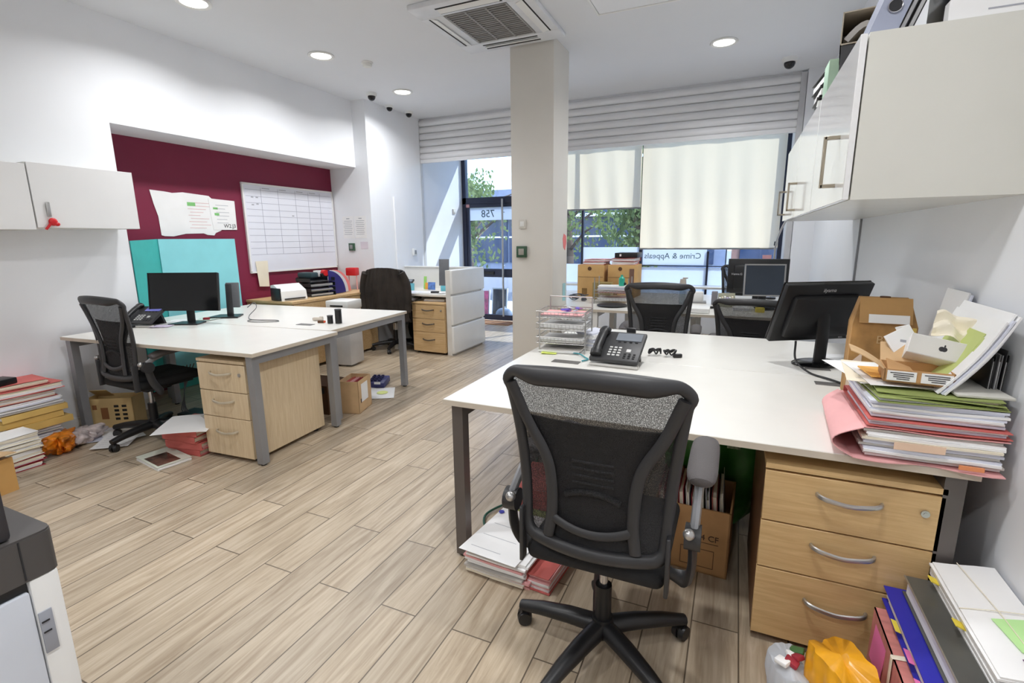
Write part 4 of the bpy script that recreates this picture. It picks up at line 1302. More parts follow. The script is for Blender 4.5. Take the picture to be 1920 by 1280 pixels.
# cardboard gift-bag box
t = thing('cardboard_bag', 'torn brown cardboard box-bag with folded top beside black monitor', 'box', (.555, 2.42, D), R(-4))
KR = mat('kraft_brown', (176, 132, 76), .7, var=.16, scale=14)
m = MB()
w0, d0, w1, d1, hh = .105, .07, .082, .05, .36
vs = [(-w0, -d0, 0), (w0, -d0, 0), (w0, d0, 0), (-w0, d0, 0), (-w0, -d0, .30), (w0, -d0, .30), (w0, d0, .30), (-w0, d0, .30), (-w1, -d1 * .3, hh + .04), (w1, -d1 * .3, hh + .04), (w1, d1, hh + .045), (-w1, d1, hh + .045)]
m.raw(vs, [(3, 2, 1, 0), (0, 1, 5, 4), (1, 2, 6, 5), (2, 3, 7, 6), (3, 0, 4, 7), (4, 5, 9, 8), (5, 6, 10, 9), (6, 7, 11, 10), (7, 4, 8, 11), (8, 9, 10, 11)])
m.build('body', KR, t)
MB().grid(lambda u, v: (-.085 + .17 * u, -.02 - .055 * v, hh + .046 - .075 * v - .02 * v * v), 6, 5, .003).build('fold_flap', mat('kraft_flap', (188, 146, 92), .7, var=.06), t)
MB().box((.01, -.073, hh - .03), (.13, .002, .035), rx=-.45).build('white_tape', PAPER, t)
MB().cyl((0, .0, hh + .044), (0, .0, hh + .052), .018, n=16).build('hand_hole', CARDD, t)
MB().raw([(-.105, -.0715, .0), (-.055, -.0715, .0), (-.062, -.0715, .19), (-.103, -.0715, .14)], [(0, 1, 2, 3)]).raw([(-.02, -.0715, .10), (.08, -.0715, .13), (.09, -.0715, .19), (.0, -.0715, .17)], [(0, 1, 2, 3)]).build('torn_patch', mat('torn_paper', (226, 204, 186), .8), t)
m = MB()
for x in (.066, .088):
    m.b2((x, -.073, .12), (x + .012, -.0705, .30))
m.build('tape_strip', mat('yellowed_tape', (214, 186, 96), .3), t)
MB().text('Bella', .045, M4.Translation((.02, -.0722, .245)) @ M4.Rotation(R(90), 4, 'X'), .0004).build('printed_word', mat('faded_print', (206, 172, 124), .7), t)

# monitors
def monitor(name, label, loc, yaw_, tilt, w, h, cz, back_text=None, tpos=None, framed=False, base='oval', border=.014, scr=None):
    """loc = foot on the desk; screen faces -Y of the thing"""
    t = thing(name, label, 'monitor', loc, yaw_)
    X = M4.Translation((0, .0, cz)) @ M4.Rotation(tilt, 4, 'X')
    case = MB().box((0, .018, 0), (w, .030, h), bev=.006, T=X)
    case.box((0, .045, -.01), (w * .80, .045, h * .72), bev=.02, T=X)
    cs = case.build('casing', BLACK, t)
    fm = SILVER if framed else BLACKG
    b = MB()
    for c, d in (((0, .0, h / 2 - border / 2), (w, .008, border)), ((0, 0, -h / 2 + border / 2), (w, .008, border)), ((-w / 2 + border / 2, 0, 0), (border, .008, h)), ((w / 2 - border / 2, 0, 0), (border, .008, h))):
        b.box(c, d, T=X)
    b.build('bezel', fm, t)
    MB().box((0, .001, 0), (w - 2 * border, .004, h - 2 * border), T=X).build('screen', scr or SCREEN, t)
    if back_text:
        TT = X @ M4.Translation(tpos if tpos else (0, .0335, h * .40)) @ M4.Rotation(R(180), 4, 'Z') @ M4.Rotation(R(90), 4, 'X')
        MB().text(back_text, .028, TT, .0006).build('brand_lettering', mat('pale_lettering', (206, 206, 208), .4), cs)
    MB().tube([(0, .055, .012), (0, .06, cz * .6), (0, .055, cz)], .034, 10, flat=((0, 1, 0), .45, 1.0)).build('neck', BLACK, t)
    if base == 'oval':
        MB().lathe([(.001, 0), (1, 0), (1, .006), (.9, .013), (.001, .016)], T=M4.Translation((0, .04, 0)) @ M4.Diagonal((.125, .095, 1, 1)), n=32).build('base', BLACKG, t)
    else:
        MB().prism([(-.12, -.06), (.12, -.06), (.10, .09), (-.10, .09)], 0, .01).build('base', BLACK, t)
    return t
t = monitor('monitor', 'large black monitor with iiyama lettering seen from behind on right desk', (.398, 2.97, D), R(180 + 31), R(-21), .469, .324, .276, 'iiyama')
m = MB()
m.box((-.165, .036, .14), (.02, .006, .012)).box((-.12, .036, .138), (.02, .004, .006))
m.build('port_label', GREYP, t)
wc = MB().tube(smooth_path([(.30, 2.80, .87), (.305, 2.77, .78), (.36, 2.70, .738), (.43, 2.60, .738), (.50, 2.50, .738)], 8), .005, 8)
tag(wc.build('monitor_cable', BLACK), 'black cable running from the big black monitor over the desk', 'cable')
wc = MB().tube(smooth_path([(.60, 3.02, .87), (.64, 2.98, .80), (.66, 2.93, .75), (.63, 2.86, .738), (.53, 2.90, .738), (.48, 2.95, .738), (.55, 3.0, .738)], 8), .004, 8).box((.655, 2.945, .76), (.02, .02, .035), ry=.4)
tag(wc.build('power_cable', BLACK), 'black power cable with plug curling behind the big black monitor', 'cable')
sheet('white sheet lying on right desk behind the big monitor', (.60, 3.08, D), R(20), .21, .29, marks=4, seed=3)
tag(MB().lathe([(.001, 0), (.03, 0), (.032, .02), (.02, .035), (.001, .04)], n=20).build('webcam', BLACK, loc=(.69, 4.05, .73 + .002)), 'small black rounded device behind the big black monitor', 'webcam')
monitor('monitor', 'black monitor with dark screen on the left desk', (-4.055, 2.585, D), R(22), R(-7), .571, .306, .262, None, base='flat', border=.008)
monitor('monitor', 'silver-framed dark monitor on the window desk', (.244, 5.03, D), R(6), R(-7), .338, .288, .268, None, framed=True, base='oval', border=.012, scr=mat('grey_screen', (56, 64, 76), .2, var=.05, scale=3))
monitor('monitor', 'wide black monitor seen from behind near the window', (.20, 5.50, D), R(180), R(0), .54, .335, .272, 'Hanns.G', tpos=(.185, .069, .02), base='oval')
# desk phones
KEYM = mat('phone_keys', (206, 206, 204), .5)
def phone(label, loc, rz, s=1.0, lcd=(120, 126, 134), group='black desk phones'):
    t = thing('desk_phone', label, 'telephone', loc, rz, group)
    X = M4.Scale(s, 4)
    tl = R(28)
    P = X @ M4.Translation((0, 0, .022)) @ M4.Rotation(tl, 4, 'X')
    bd = MB().box((0, .115, .012), (.255, .235, .026), bev=.007, T=P).build('body', CHARC, t)
    MB().box((0, .01, .008), (.255, .03, .014), bev=.003, T=X).build('front_strip', mat('pale_strip', (206, 204, 200), .5), t)
    MB().box((0, .17, .045), (.20, .02, .10), rx=.4, T=X).build('stand', BLACK, t)
    MB().tube(smooth_path([(-.092, .012, .040), (-.094, .06, .050), (-.094, .12, .052), (-.094, .18, .050), (-.092, .225, .040)], 5), [.030] * 4 + [.024] * 13 + [.030] * 4, 12, flat=((0, 0, 1), .7, 1.0), T=P).build('handset', BLACK, t)
    MB().box((.045, .185, .027), (.135, .062, .004), bev=.001, seg=1, T=P).build('display', mat('lcd_%d' % lcd[2], lcd, .2), bd)
    m = MB()
    for r in range(4):
        for c in range(3):
            m.box((-.030 + c * .024, .035 + r * .020, .027), (.016, .011, .005), bev=.0015, seg=1, T=P)
    m.box((.065, .075, .027), (.024, .024, .005), bev=.004, T=P)
    m.build('keypad', KEYM, bd)
    m = MB()
    for r in range(3):
        for c in range(3):
            m.box((.052 + c * .024, .020 + r * .015, .0265), (.012, .007, .004), T=P)
    for c in range(4):
        m.box((.0 + c * .03, .145, .0265), (.014, .006, .004), T=P)
    m.build('function_keys', BLACK, bd)
    return t
ph = phone('black desk phone at the edge of the right desk, nearest the camera', (-.54, 2.475, D), R(-3), 1.0)
MB().box((.03, .24, .155), (.05, .012, .03), rx=.3, bev=.003).build('camera_module', CHARC, ph)
phone('black desk phone on left desk behind the chair back', (-4.27, 2.33, D), R(20), .95, (120, 124, 206))
phone('black desk phone on the white reception counter', (-4.10, 5.55, D), R(10), .85)
# wire tray tower
t = thing('letter_tray', 'three-tier silver wire letter tray at corner of the right desk', 'letter tray', (-.905, 2.80, D), R(4))
TW, TD = .285, .235
for k, z in enumerate((.055, .135, .205)):
    m = MB()
    for zz, r in ((z, .0022), (z + .035, .0035)):
        m.tube([(-TW / 2, -TD / 2, zz), (TW / 2, -TD / 2, zz), (TW / 2, TD / 2, zz), (-TW / 2, TD / 2, zz)], r, 6, closed=True)
    for j in range(14):
        x = -TW / 2 + TW * j / 13
        m.tube([(x, -TD / 2, z + .035), (x, -TD / 2, z), (x, TD / 2, z), (x, TD / 2, z + .035)], .0012, 5)
    for j in range(11):
        y = -TD / 2 + TD * j / 10
        m.tube([(-TW / 2, y, z + .035), (-TW / 2, y, z), (TW / 2, y, z), (TW / 2, y, z + .035)], .0012, 5)
    m.build('wire_basket', SILVER, t)
for x, yy in ((-TW / 2 + .02, TD / 2), (TW / 2, TD / 2 - .02), (TW / 2, -TD / 2 + .02), (-TW / 2 + .02, -TD / 2)):
    MB().tube([(x, yy, 0), (x, yy, .305 if yy > 0 else .24)], .0042, 8).build('post', SILVER, t)
MB().tube([(-TW / 2 + .02, TD / 2, .305), (TW / 2, TD / 2 - .02, .305)], .004, 8).build('top_bar', SILVER, t)
GT = 'papers in the wire letter tray'
paper_stack('paper_stack', 'white and pink papers in the top wire tray', 'papers', (-.905, 2.80, D + .209), R(4), .25, .20, .014, 4, [PAPER, FPINK, PAPERB], .006, 90)
paper_stack('paper_stack', 'grey-white papers in the middle wire tray', 'papers', (-.905, 2.80, D + .139), R(4), .26, .21, .022, 5, [PAPERG, PAPER], .005, 91)
paper_stack('paper_stack', 'white papers and grey card in the lowest wire tray', 'papers', (-.905, 2.80, D + .059), R(4), .26, .21, .020, 4, [PAPER, PAPERG], .005, 92)
paper_stack('paper_stack', 'low wad of papers on the desk below the wire tray', 'papers', (-.91, 2.79, D), R(5), .25, .22, .020, 4, [PAPERG, PAPER], .006, 93)
m = MB()
q = random.Random(4)
for k in range(7):
    m.mi(k % 3).box((.05 * q.uniform(-1, 1), .03 * q.uniform(-1, 1), .008 + .004 * k), (.06, .022, .005), rz=q.uniform(0, 3), rx=q.uniform(-.3, .3), bev=.002)
tag(m.build('highlighter_strips', [mat('violet_film', (104, 84, 190), .4), mat('mauve_film', (150, 100, 150), .4), PAPERB], loc=(-.86, 2.80, D + .224)), 'violet and mauve strips lying in the top wire tray', 'tabs', None, 'stuff')
sheet('yellow sticky note under papers by the wire tray', (-.955, 2.66, D), R(10), .09, .06, m=mat('lime_note', (226, 240, 120), .7), marks=0)
paper_stack('paper_stack', 'white papers hanging out right of the wire tray', 'papers', (-.76, 2.93, D), R(-20), .12, .20, .10, 9, [PAPER, PAPERB], .008, 95)
tag(MB().tube(smooth_path([(-.82, 2.69, .738), (-.77, 2.66, .742), (-.73, 2.62, .736), (-.70, 2.58, .736), (-.72, 2.53, .736)], 6), .004, 6).build('teal_cable', mat('teal_cord', (70, 150, 160), .5)), 'thin teal cable beside the wire tray', 'cord')
m = MB()
q = random.Random(12)
for cx, r in ((-.47 + .09, .035), (-.30, .032)):
    pts = [(cx + r * cos(a * .9) * q.uniform(.6, 1.1), 2.83 + r * .9 * sin(a) * q.uniform(.5, 1.1), .742 + .028 * abs(sin(a * 1.7))) for a in [i * .8 for i in range(16)]]
    m.tube(smooth_path(pts, 4), .0048, 6)
m.box((-.26, 2.82, .742), (.05, .02, .02), rz=.4, bev=.004)
tag(m.build('cable_bundle', BLACK), 'tangled black cable bundle on desk right of the near phone', 'cable')

# on top of the right wall cabinets
Z = CZ1 + .001
t = thing('box_file', 'grey lever arch file with finger hole leaning on top of the near cabinet', 'file', (.352, 2.02, Z), 0, rot=(0, R(19), 0))
MB().b2((-.035, -.03, 0), (-.032, .26, .30)).b2((.032, -.03, 0), (.035, .26, .30)).b2((-.035, -.033, 0), (.035, -.029, .30)).build('cover', mat('grey_file_board', (158, 164, 184), .5, var=.03), t)
MB().cyl((0, -.036, .085), (0, -.028, .085), .017, n=20).build('finger_hole', INKD, t)
MB().tube([(.018 * cos(a), -.036, .085 + .018 * sin(a)) for a in [2 * pi * i / 18 for i in range(18)]], .002, 6, closed=True).build('hole_rim', CHROME, t)
MB().b2((-.028, -.02, .004), (.028, .25, .28)).build('pages', PAPERG, t)
for k in range(2):
    t = thing('document_folder', ['black folder leaning behind the grey lever arch file on cabinet', 'white-edged black folder second behind the grey lever arch file'][k], 'folder', (.402 + .020 * k, 2.05, Z), 0, rot=(0, R(20), 0))
    MB().b2((-.008, -.02, 0), (-.006, .22, .27)).b2((.006, -.02, 0), (.008, .22, .27)).b2((-.008, -.02, 0), (.008, .22, .003)).build('cover', BLACK, t)
    MB().b2((-.005, -.018, .004), (.005, .21, .25)).build('pages', PAPER, t)
t = thing('storage_box', 'long black storage box on top of the near right cabinet', 'box', (.628, 2.14, Z), 0)
MB().box((0, .0, .10), (.20, .28, .20), bev=.006).build('body', BLACK, t)
MB().box((0, 0, .206), (.215, .30, .03), bev=.006).build('lid', BLACKG, t)
t = thing('paper_ream', 'white paper ream lying before the black box on the near cabinet', 'papers', (.615, 1.955, Z), 0)
MB().box((0, 0, .028), (.235, .04, .054), bev=.001, seg=1).build('pages', PAPER, t)
MB().box((.02, -.0205, .018), (.10, .001, .004)).build('printed_line', INK, t)
t = thing('magazine_file', 'open-ended beige magazine file holding papers behind the grey lever arch file', 'file', (.385, 2.47, Z + .0), R(-8))
BEI = mat('beige_board', (196, 184, 164), .65)
m = MB()
m.b2((-.075, -.13, .10), (.075, .13, .104)).b2((-.075, -.13, .206), (.075, .13, .21)).b2((-.075, -.13, .10), (-.071, .13, .21)).b2((.071, -.13, .10), (.075, .13, .21)).b2((-.075, .126, .10), (.075, .13, .21))
m.build('case', BEI, t)
MB().grid(lambda u, v: (-.065 + .13 * u, -.11 + .23 * v, .125 + .05 * sin(u * 3.1)), 8, 2, .02).build('papers_inside', PAPERG, t)
MB().b2((-.07, -.125, 0), (.07, .12, .099)).build('dark_file', CHARC, t)
tag(MB().box((0, 0, .07), (.15, .13, .14), bev=.002).build('green_box_file', mat('mint_board', (176, 206, 184), .6), loc=(.375, 2.72, Z)), 'mint green box file on the right wall cabinets behind the beige one', 'file')
for k in range(3):
    t = thing('ring_binder', 'black and white ring binder lying on middle right cabinet, %s of three' % ['lowest', 'middle', 'top'][k], 'binder', (.385, 3.02, Z + .052 * k), R(4 * (k - 1)), 'ring binders on the middle right cabinet')
    MB().b2((-.085, -.13, 0), (.12, .13, .004)).b2((-.085, -.13, .044), (.12, .13, .048)).b2((.116, -.13, 0), (.12, .13, .048)).build('cover', BLACK, t)
    MB().b2((-.08, -.125, .006), (.114, .125, .034)).build('pages', PAPER, t)
# ------------------------------------------------------------------ left desks
sheet('white sheet under the monitor foot on the left desk', (-4.22, 2.62, D), R(30), .21, .28, marks=4, seed=5)
sheet('mint green sheet behind the monitor foot on the left desk', (-4.16, 2.83, D), R(12), .21, .22, m=mat('mint_paper', (206, 226, 214), .7), marks=3, seed=6)
sheet('white note with violet writing before the left desk phone', (-4.12, 2.42, D), R(35), .14, .11, m=mat('violet_note', (222, 212, 236), .7), marks=3, seed=7)
tag(MB().box((0, 0, .008), (.10, .06, .016), bev=.005).build('black_pouch', BLACK, loc=(-4.33, 2.31, D), rz=.3), 'flat black pouch before the left desk phone', 'pouch')
tag(MB().box((0, 0, .012), (.05, .03, .022), bev=.006).build('red_eraser', FRED2, loc=(-4.10, 2.78, D), rz=.6), 'small red object behind the monitor foot on left desk', 'stationery')
t = thing('monitor_stand', 'black empty stand with dark panel behind the left desk monitor', 'stand', (-4.10, 2.97, D), R(30))
MB().prism([(-.13, -.09), (.13, -.09), (.10, .10), (-.10, .10)], 0, .012).build('base', BLACK, t)
MB().box((.03, .02, .15), (.05, .03, .28), rx=-.1, bev=.006).build('neck', CHARC, t)
MB().box((.06, .03, .19), (.11, .02, .22), rx=-.1, bev=.006).build('plate', mat('grey_panel', (104, 106, 110), .4), t)
tag(MB().tube(smooth_path([(-4.02, 3.12, .80), (-3.98, 3.16, .84), (-3.93, 3.14, .80), (-3.88, 3.02, .745), (-3.72, 2.92, .735), (-3.50, 2.97, .735), (-3.44, 2.92, .735), (-3.60, 2.84, .735), (-3.70, 2.86, .735), (-3.70, 2.91, .737)], 8), .0035, 6).build('thin_cable', mat('grey_cable', (96, 96, 98), .5)), 'thin grey cable loop lying across the left desks', 'cable')
def pot(label, x, y, r, h):
    t = thing('pen_pot', label, 'pen pot', (x, y, D), 0, 'black pen pots')
    MB().lathe([(.001, 0), (r, 0), (r, h), (r - .003, h), (r - .003, .004), (.001, .004)], n=24).build('cup', BLACK, t)
    MB().lathe([(r + .0005, h - .008), (r + .002, h - .006), (r + .002, h - .001), (r, h)], n=24).build('rim', CHARC, t)
pot('tall black cylindrical pot at edge of the left rear desk', -2.90, 3.06, .026, .115)
pot('short black cylindrical pot left of the tall one on left rear desk', -2.96, 3.03, .022, .065)
tag(MB().box((0, 0, .015), (.09, .035, .026), bev=.008).box((.03, 0, .03), (.03, .02, .012), bev=.004).build('stapler', mat('beige_plastic', (206, 196, 184), .5), loc=(-3.16, 3.10, D), rz=.3), 'pale stapler left of the black pen pots', 'stapler')
t = thing('rubber_stamp', 'dark rubber stamp with orange tip beside short black pot', 'stamp', (-3.05, 3.02, D), .4)
MB().box((0, 0, .010), (.05, .025, .020), bev=.004).build('block', CARDD, t)
MB().box((.03, 0, .010), (.014, .02, .016), bev=.003).build('tip', mat('orange_red', (214, 84, 48), .5), t)

# alcove wall
XW = XA + .003
t = thing('folding_board', 'large folded turquoise board standing against the burgundy alcove wall', 'board', (XW + .03, 2.58, 0))
def lean(y, z, o=0):
    return (o, y, z)
m = MB()
m.b2((.04, .33, .10), (.055, 1.10, 1.415))
m.build('main_panel', TEAL, t)
MB().raw([(.045, .33, .10), (.30, -.04, .10), (.30, -.04, 1.40), (.045, .33, 1.415), (.030, .33, .10), (.285, -.04, .10), (.285, -.04, 1.40), (.030, .33, 1.415)], [(0, 1, 2, 3), (7, 6, 5, 4), (0, 4, 5, 1), (1, 5, 6, 2), (2, 6, 7, 3), (3, 7, 4, 0)]).build('folded_panel', TEALD, t)
MB().b2((.03, .30, 0), (.055, 1.10, .10)).build('plinth', TEALD, t)
t = thing('paper_poster', 'torn white paper sheet stuck on the burgundy wall', 'poster', (XW, 2.95, 1.64))
q = random.Random(6)
ol = [(0, .215), (.14, .207), (.20, .200), (.30, .213), (.44, .205), (.56, .198), (.60, .165), (.66, .150), (.655, -.14), (.59, -.165), (.57, -.19), (.50, -.185), (.46, -.17), (.28, -.175), (.16, -.20), (.08, -.198), (.05, -.19), (.045, -.02), (.02, .09)]
XX = M4(((0, 0, 1, 0), (1, 0, 0, 0), (0, 1, 0, 0), (0, 0, 0, 1)))
MB().prism(ol, 0, .002, XX).build('paper', PAPER, t)
m = MB()
for k in range(9):
    m.b2((.002, .33 + .02 * (k % 2), .12 - .03 * k), (.003, .33 + q.uniform(.12, .25), .125 - .03 * k))
m.build('print', mat('pale_pink_print', (224, 190, 190), .7), t)
MB().b2((.0022, .33, .09), (.0032, .41, .125)).build('green_heading', mat('green_print', (130, 196, 120), .7), t)
t = thing('pinned_notice', 'small printed notice with green headings right of torn white paper', 'notice', (XW + .003, 3.62, 1.65))
MB().prism([(-.12, .165), (.17, .155), (.165, -.14), (-.10, -.145)], 0, .002, XX).build('paper', PAPER, t)
m = MB()
for k in range(6):
    m.b2((.002, -.05, .10 - .035 * k), (.003, -.05 + q.uniform(.08, .16), .104 - .035 * k))
m.build('print', INK, t)
MB().b2((.002, -.08, .06), (.003, -.03, .08)).b2((.002, -.07, .0), (.003, -.02, .025)).build('green_heading', mat('green_print', (130, 196, 120), .7), t)
MB().text('W2.J3', .055, M4.Translation((.0035, .085, -.105)) @ M4(((0, 0, 1, 0), (1, 0, 0, 0), (0, 1, 0, 0), (0, 0, 0, 1))), .0004).build('lettering', INKD, t)
# planner whiteboard
t = thing('planner_whiteboard', 'large white planner board with ruled grid on the burgundy wall', 'whiteboard', (XW, 4.55, 1.525))
hw, hh = .655, .475
MB().b2((0, -hw, -hh), (.014, hw, hh)).build('board', mat('whiteboard_gloss', (226, 228, 238), .16, var=.008), t)
m = MB()
for c, d in (((.010, 0, hh), (.022, 2 * hw + .02, .018)), ((.010, 0, -hh), (.022, 2 * hw + .02, .018)), ((.010, -hw, 0), (.022, .018, 2 * hh)), ((.010, hw, 0), (.022, .018, 2 * hh))):
    m.box(c, d)
m.build('frame', WHITEP, t)
m = MB()
for k in range(11):
    z = hh - .06 - k * .070
    m.b2((.0142, -hw + .03, z), (.0150, hw - .02, z + .0035))
for y in (-.43, -.20, .05, .25, .44):
    m.b2((.0142, y, hh - .06 - .70), (.0150, y + .0035, hh - .03))
m.mi(1)  # handwriting marks, kept in the same mesh as the ruling
for y, z in ((-.56, .33), (-.56, .25), (-.02, .15), (-.50, .33), (-.50, .26)):
    m.b2((.0142, y, z), (.0152, y + .03, z + .012))
for y in (-.41, -.18, .07, .27):
    m.b2((.0142, y, .435), (.0152, y + .10, .443))
m.build('grid_and_handwriting', [mat('ruling_grey', (152, 154, 170), .7), INK], t)
sheet_n = tag(MB().prism([(-.07, .14), (.09, .14), (.08, -.15), (-.05, -.14)], 0, .002, XX).build('hanging_note', PAPERC, loc=(XW + .022, 4.02, 1.03)), 'cream note hanging from lower left corner of the planner board', 'note')
# low cupboard and things on it
t = thing('low_cupboard', 'low oak topped cupboard along the burgundy wall', 'cupboard', (-4.56, 4.42, 0))
MB().b2((-.33, -.62, .03), (.34, .72, .735)).build('body', OAK, t)
MB().b2((-.33, -.63, .735), (.36, .73, .76)).build('top', OAK, t)
for k in range(2):
    dd = MB().b2((.34, -.61 + .51 * k, .04), (.356, -.10 + .51 * k, .73)).build('door', OAK, t)
    MB().box((.362, -.14 + .10 * k, .60), (.012, .014, .12), bev=.003).build('handle', SILVER, dd)
Zc = .761
t = thing('document_scanner', 'white and black document scanner on the low cupboard', 'scanner', (-4.43, 3.97, Zc), R(80))
MB().prism([(-.10, 0), (.10, 0), (.085, .10), (-.04, .17), (-.10, .16)], -.15, .15, M4(((0, 0, 1, 0), (-1, 0, 0, 0), (0, 1, 0, 0), (0, 0, 0, 1)))).build('body', WHITEP, t)
MB().box((-.155, 0, .07), (.02, .17, .13), bev=.006).build('side_cheek', BLACK, t)
MB().box((.0, -.10, .02), (.24, .03, .012), bev=.003).build('output_slot', BLACK, t)
t = thing('tray_stack', 'stack of black letter trays with papers on the low cupboard', 'letter tray', (-4.47, 4.40, Zc), R(82))
for k in range(4):
    z = .055 * k
    m = MB()
    m.b2((-.17, -.13, z), (.17, .13, z + .004)).b2((-.17, -.13, z), (-.165, .13, z + .04)).b2((.165, -.13, z), (.17, .13, z + .04)).b2((-.17, .126, z), (.17, .13, z + .045))
    m.build('tray', mat('black_tray', (34, 40, 44), .3), t)
for k in range(4):
    for sx in (-.16, .16):
        MB().cyl((sx, .11, .055 * k), (sx, .11, .055 * k + .055), .006, n=8).build('riser', BLACK, t)
GS = 'papers in the black letter trays'
for k in range(3):
    paper_stack('paper_stack', '%s papers in the %s black letter tray on the low cupboard' % (['white', 'cream and blue', 'white and grey'][k], ['lowest', 'second', 'third'][k]), 'papers', (-4.47, 4.40, Zc + .006 + .055 * k), R(82), .30, .22, .022, 4, [[PAPER], [PAPERC, PAPERB], [PAPER, PAPERG]][k], .006, 100 + k)
tag(MB().box((0, 0, .03), (.20, .12, .06), bev=.015).build('teal_grey_pouch', mat('dark_teal', (40, 62, 68), .6), loc=(-4.50, 4.32, Zc + .211), rz=.1), 'dark teal pouch lying on top of the black letter trays', 'pouch')
t = thing('tape_dispenser', 'red and black tape dispenser on top of the black letter trays', 'stationery', (-4.42, 4.52, Zc + .211), R(80))
MB().box((0, 0, .02), (.14, .05, .04), bev=.01).build('body', BLACK, t)
MB().cyl((-.02, -.03, .045), (-.02, .03, .045), .035, n=20).build('tape_roll', REDP, t)
tag(MB().box((0, 0, .035), (.07, .07, .07), bev=.003).build('white_cube_box', WHITEP, loc=(-4.53, 4.50, Zc + .211), rz=.2), 'small white box behind the tape dispenser', 'box')
for k, (cv, cn, dy) in enumerate([(mat('navy_card', (48, 44, 120), .5), 'navy blue', .08), (mat('grey_white_card', (212, 212, 216), .6), 'white', .045), (mat('salmon_card', (232, 130, 126), .6), 'salmon red', .01)]):
    t = thing('fan_folder', '%s fan-shaped folder standing at the end of the low cupboard' % cn, 'folder', (-4.46 + dy, 4.83 - dy * 2.4, Zc), R(82), 'fan-shaped folders')
    pr = [(-.12, 0)] + [(-.12 + .24 * sin(a), .27 * cos(a) + .01) for a in [pi / 2 * i / 10 for i in range(11)]]
    Y2 = M4(((1, 0, 0, 0), (0, 0, 1, 0), (0, 1, 0, 0), (0, 0, 0, 1)))
    MB().prism(pr, -.012, -.010, Y2).prism(pr, .010, .012, Y2).build('cover', cv, t)
    MB().prism([(x * .96, .003 + z * .96) for x, z in pr], -.009, .009, Y2).build('pages', PAPER, t)
t = thing('red_crate', 'bright red plastic box on legs beside jacket chair', 'box', (-4.50, 5.06, Zc), R(10))
MB().box((0, 0, .235), (.14, .10, .10), bev=.012).build('body', REDP, t)
for x in (-.055, .055):
    MB().tube([(x, 0, .0), (x, 0, .19)], .007, 8).build('leg', FPINK, t)
t = thing('side_printer', 'small white printer with black slot between cupboard and jacket chair', 'printer', (-3.98, 4.30, .0), R(8))
MB().box((0, 0, .33), (.26, .26, .62), bev=.01).build('stand', mat('pale_grey_stand', (206, 206, 208), .5), t)
MB().box((0, 0, .69), (.28, .28, .10), bev=.012).build('casing', WHITEP, t)
MB().box((0, -.141, .685), (.16, .006, .018), bev=.003).build('paper_slot', BLACK, t)
MB().cyl((0, 0, 0), (0, 0, .03), .10).build('foot', GREYP, t)
# notices and switches on the pier
def wallplate(name, label, cat, loc, w, h, m1, m2, axis, d=.014, inner=.55):
    t = thing(name, label, cat, loc)
    if axis == 'y':
        MB().box((0, -d / 2, 0), (w, d, h), bev=.003).build('plate', m1, t)
        MB().box((0, -d - .002, 0), (w * inner, .005, h * inner), bev=.002).build('button', m2, t)
    else:
        MB().box((d / 2, 0, 0), (d, w, h), bev=.003).build('plate', m1, t)
        MB().box((d + .002, 0, 0), (.005, w * inner, h * inner), bev=.002).build('button', m2, t)
GREENP = mat('dark_green_plate', (52, 84, 62), .4)
YP = 5.23
for k, x in enumerate((-4.66, -4.46)):
    t = thing('pinned_notice', ['left one of two white printed notices on pier beside planner board', 'right one of two white printed notices on pier beside planner board'][k], 'notice', (x, YP - .001, 1.555))
    MB().box((0, -.001, 0), (.185, .002, .28)).build('paper', PAPER, t)
    m = MB()
    for j in range(8):
        m.box((-.01 * (j % 2), -.003, .08 - .024 * j), (.13, .001, .005))
    m.box((-.0, -.003, .11), (.05, .001, .010)).build('print', INK, t)
wallplate('exit_button', 'dark green exit button on pier below the two notices', 'switch', (-4.615, YP, 1.305), .085, .095, GREENP, GREYP, 'y', .03)
sheet_n = tag(MB().box((0, -.001, 0), (.12, .002, .09)).build('small_notice', mat('pale_violet_paper', (224, 216, 226), .7), loc=(-4.42, YP - .001, 1.325)), 'small pale notice right of the green button on pier', 'notice')
wallplate('light_switch', 'white switch on the column above the green box', 'switch', (-1.85, CY0, 1.52), .072, .085, mat('ivory_plate', (212, 208, 200), .4), WHITEP, 'y')
wallplate('exit_button', 'dark green exit button box on the column', 'switch', (-1.855, CY0, 1.265), .10, .105, GREENP, mat('worn_silver', (170, 166, 158), .35, .6), 'y', .03)
tag(MB().prism([(-.05, .02), (-.02, .07), (.05, .05), (.06, -.02), (.02, -.09), (-.03, -.06)], 0, .002, XX).build('pink_note', mat('coral_paper', (228, 124, 124), .7), loc=(CX1 + .001, 4.74, 1.36)), 'coral pink torn note on right side of the column', 'note')
tag(MB().prism([(-.04, .09), (.05, .09), (.05, -.09), (-.04, -.08)], 0, .002, XX).build('cyan_note', mat('pale_cyan_paper', (164, 206, 212), .7), loc=(CX1 + .001, 4.74, .86)), 'pale cyan strip low on right side of the column', 'note')
wallplate('wall_thermostat', 'small white thermostat on left wall above the reception counter', 'thermostat', (XP, 6.12, 1.215), .075, .10, WHITEP, GREYP, 'x', .03)
wallplate('wall_socket', 'small pale wall socket near the entrance door frame', 'socket', (XP - .04, 7.36, 1.84), .08, .08, mat('ivory_plate', (212, 208, 200), .4), WHITEP, 'x')

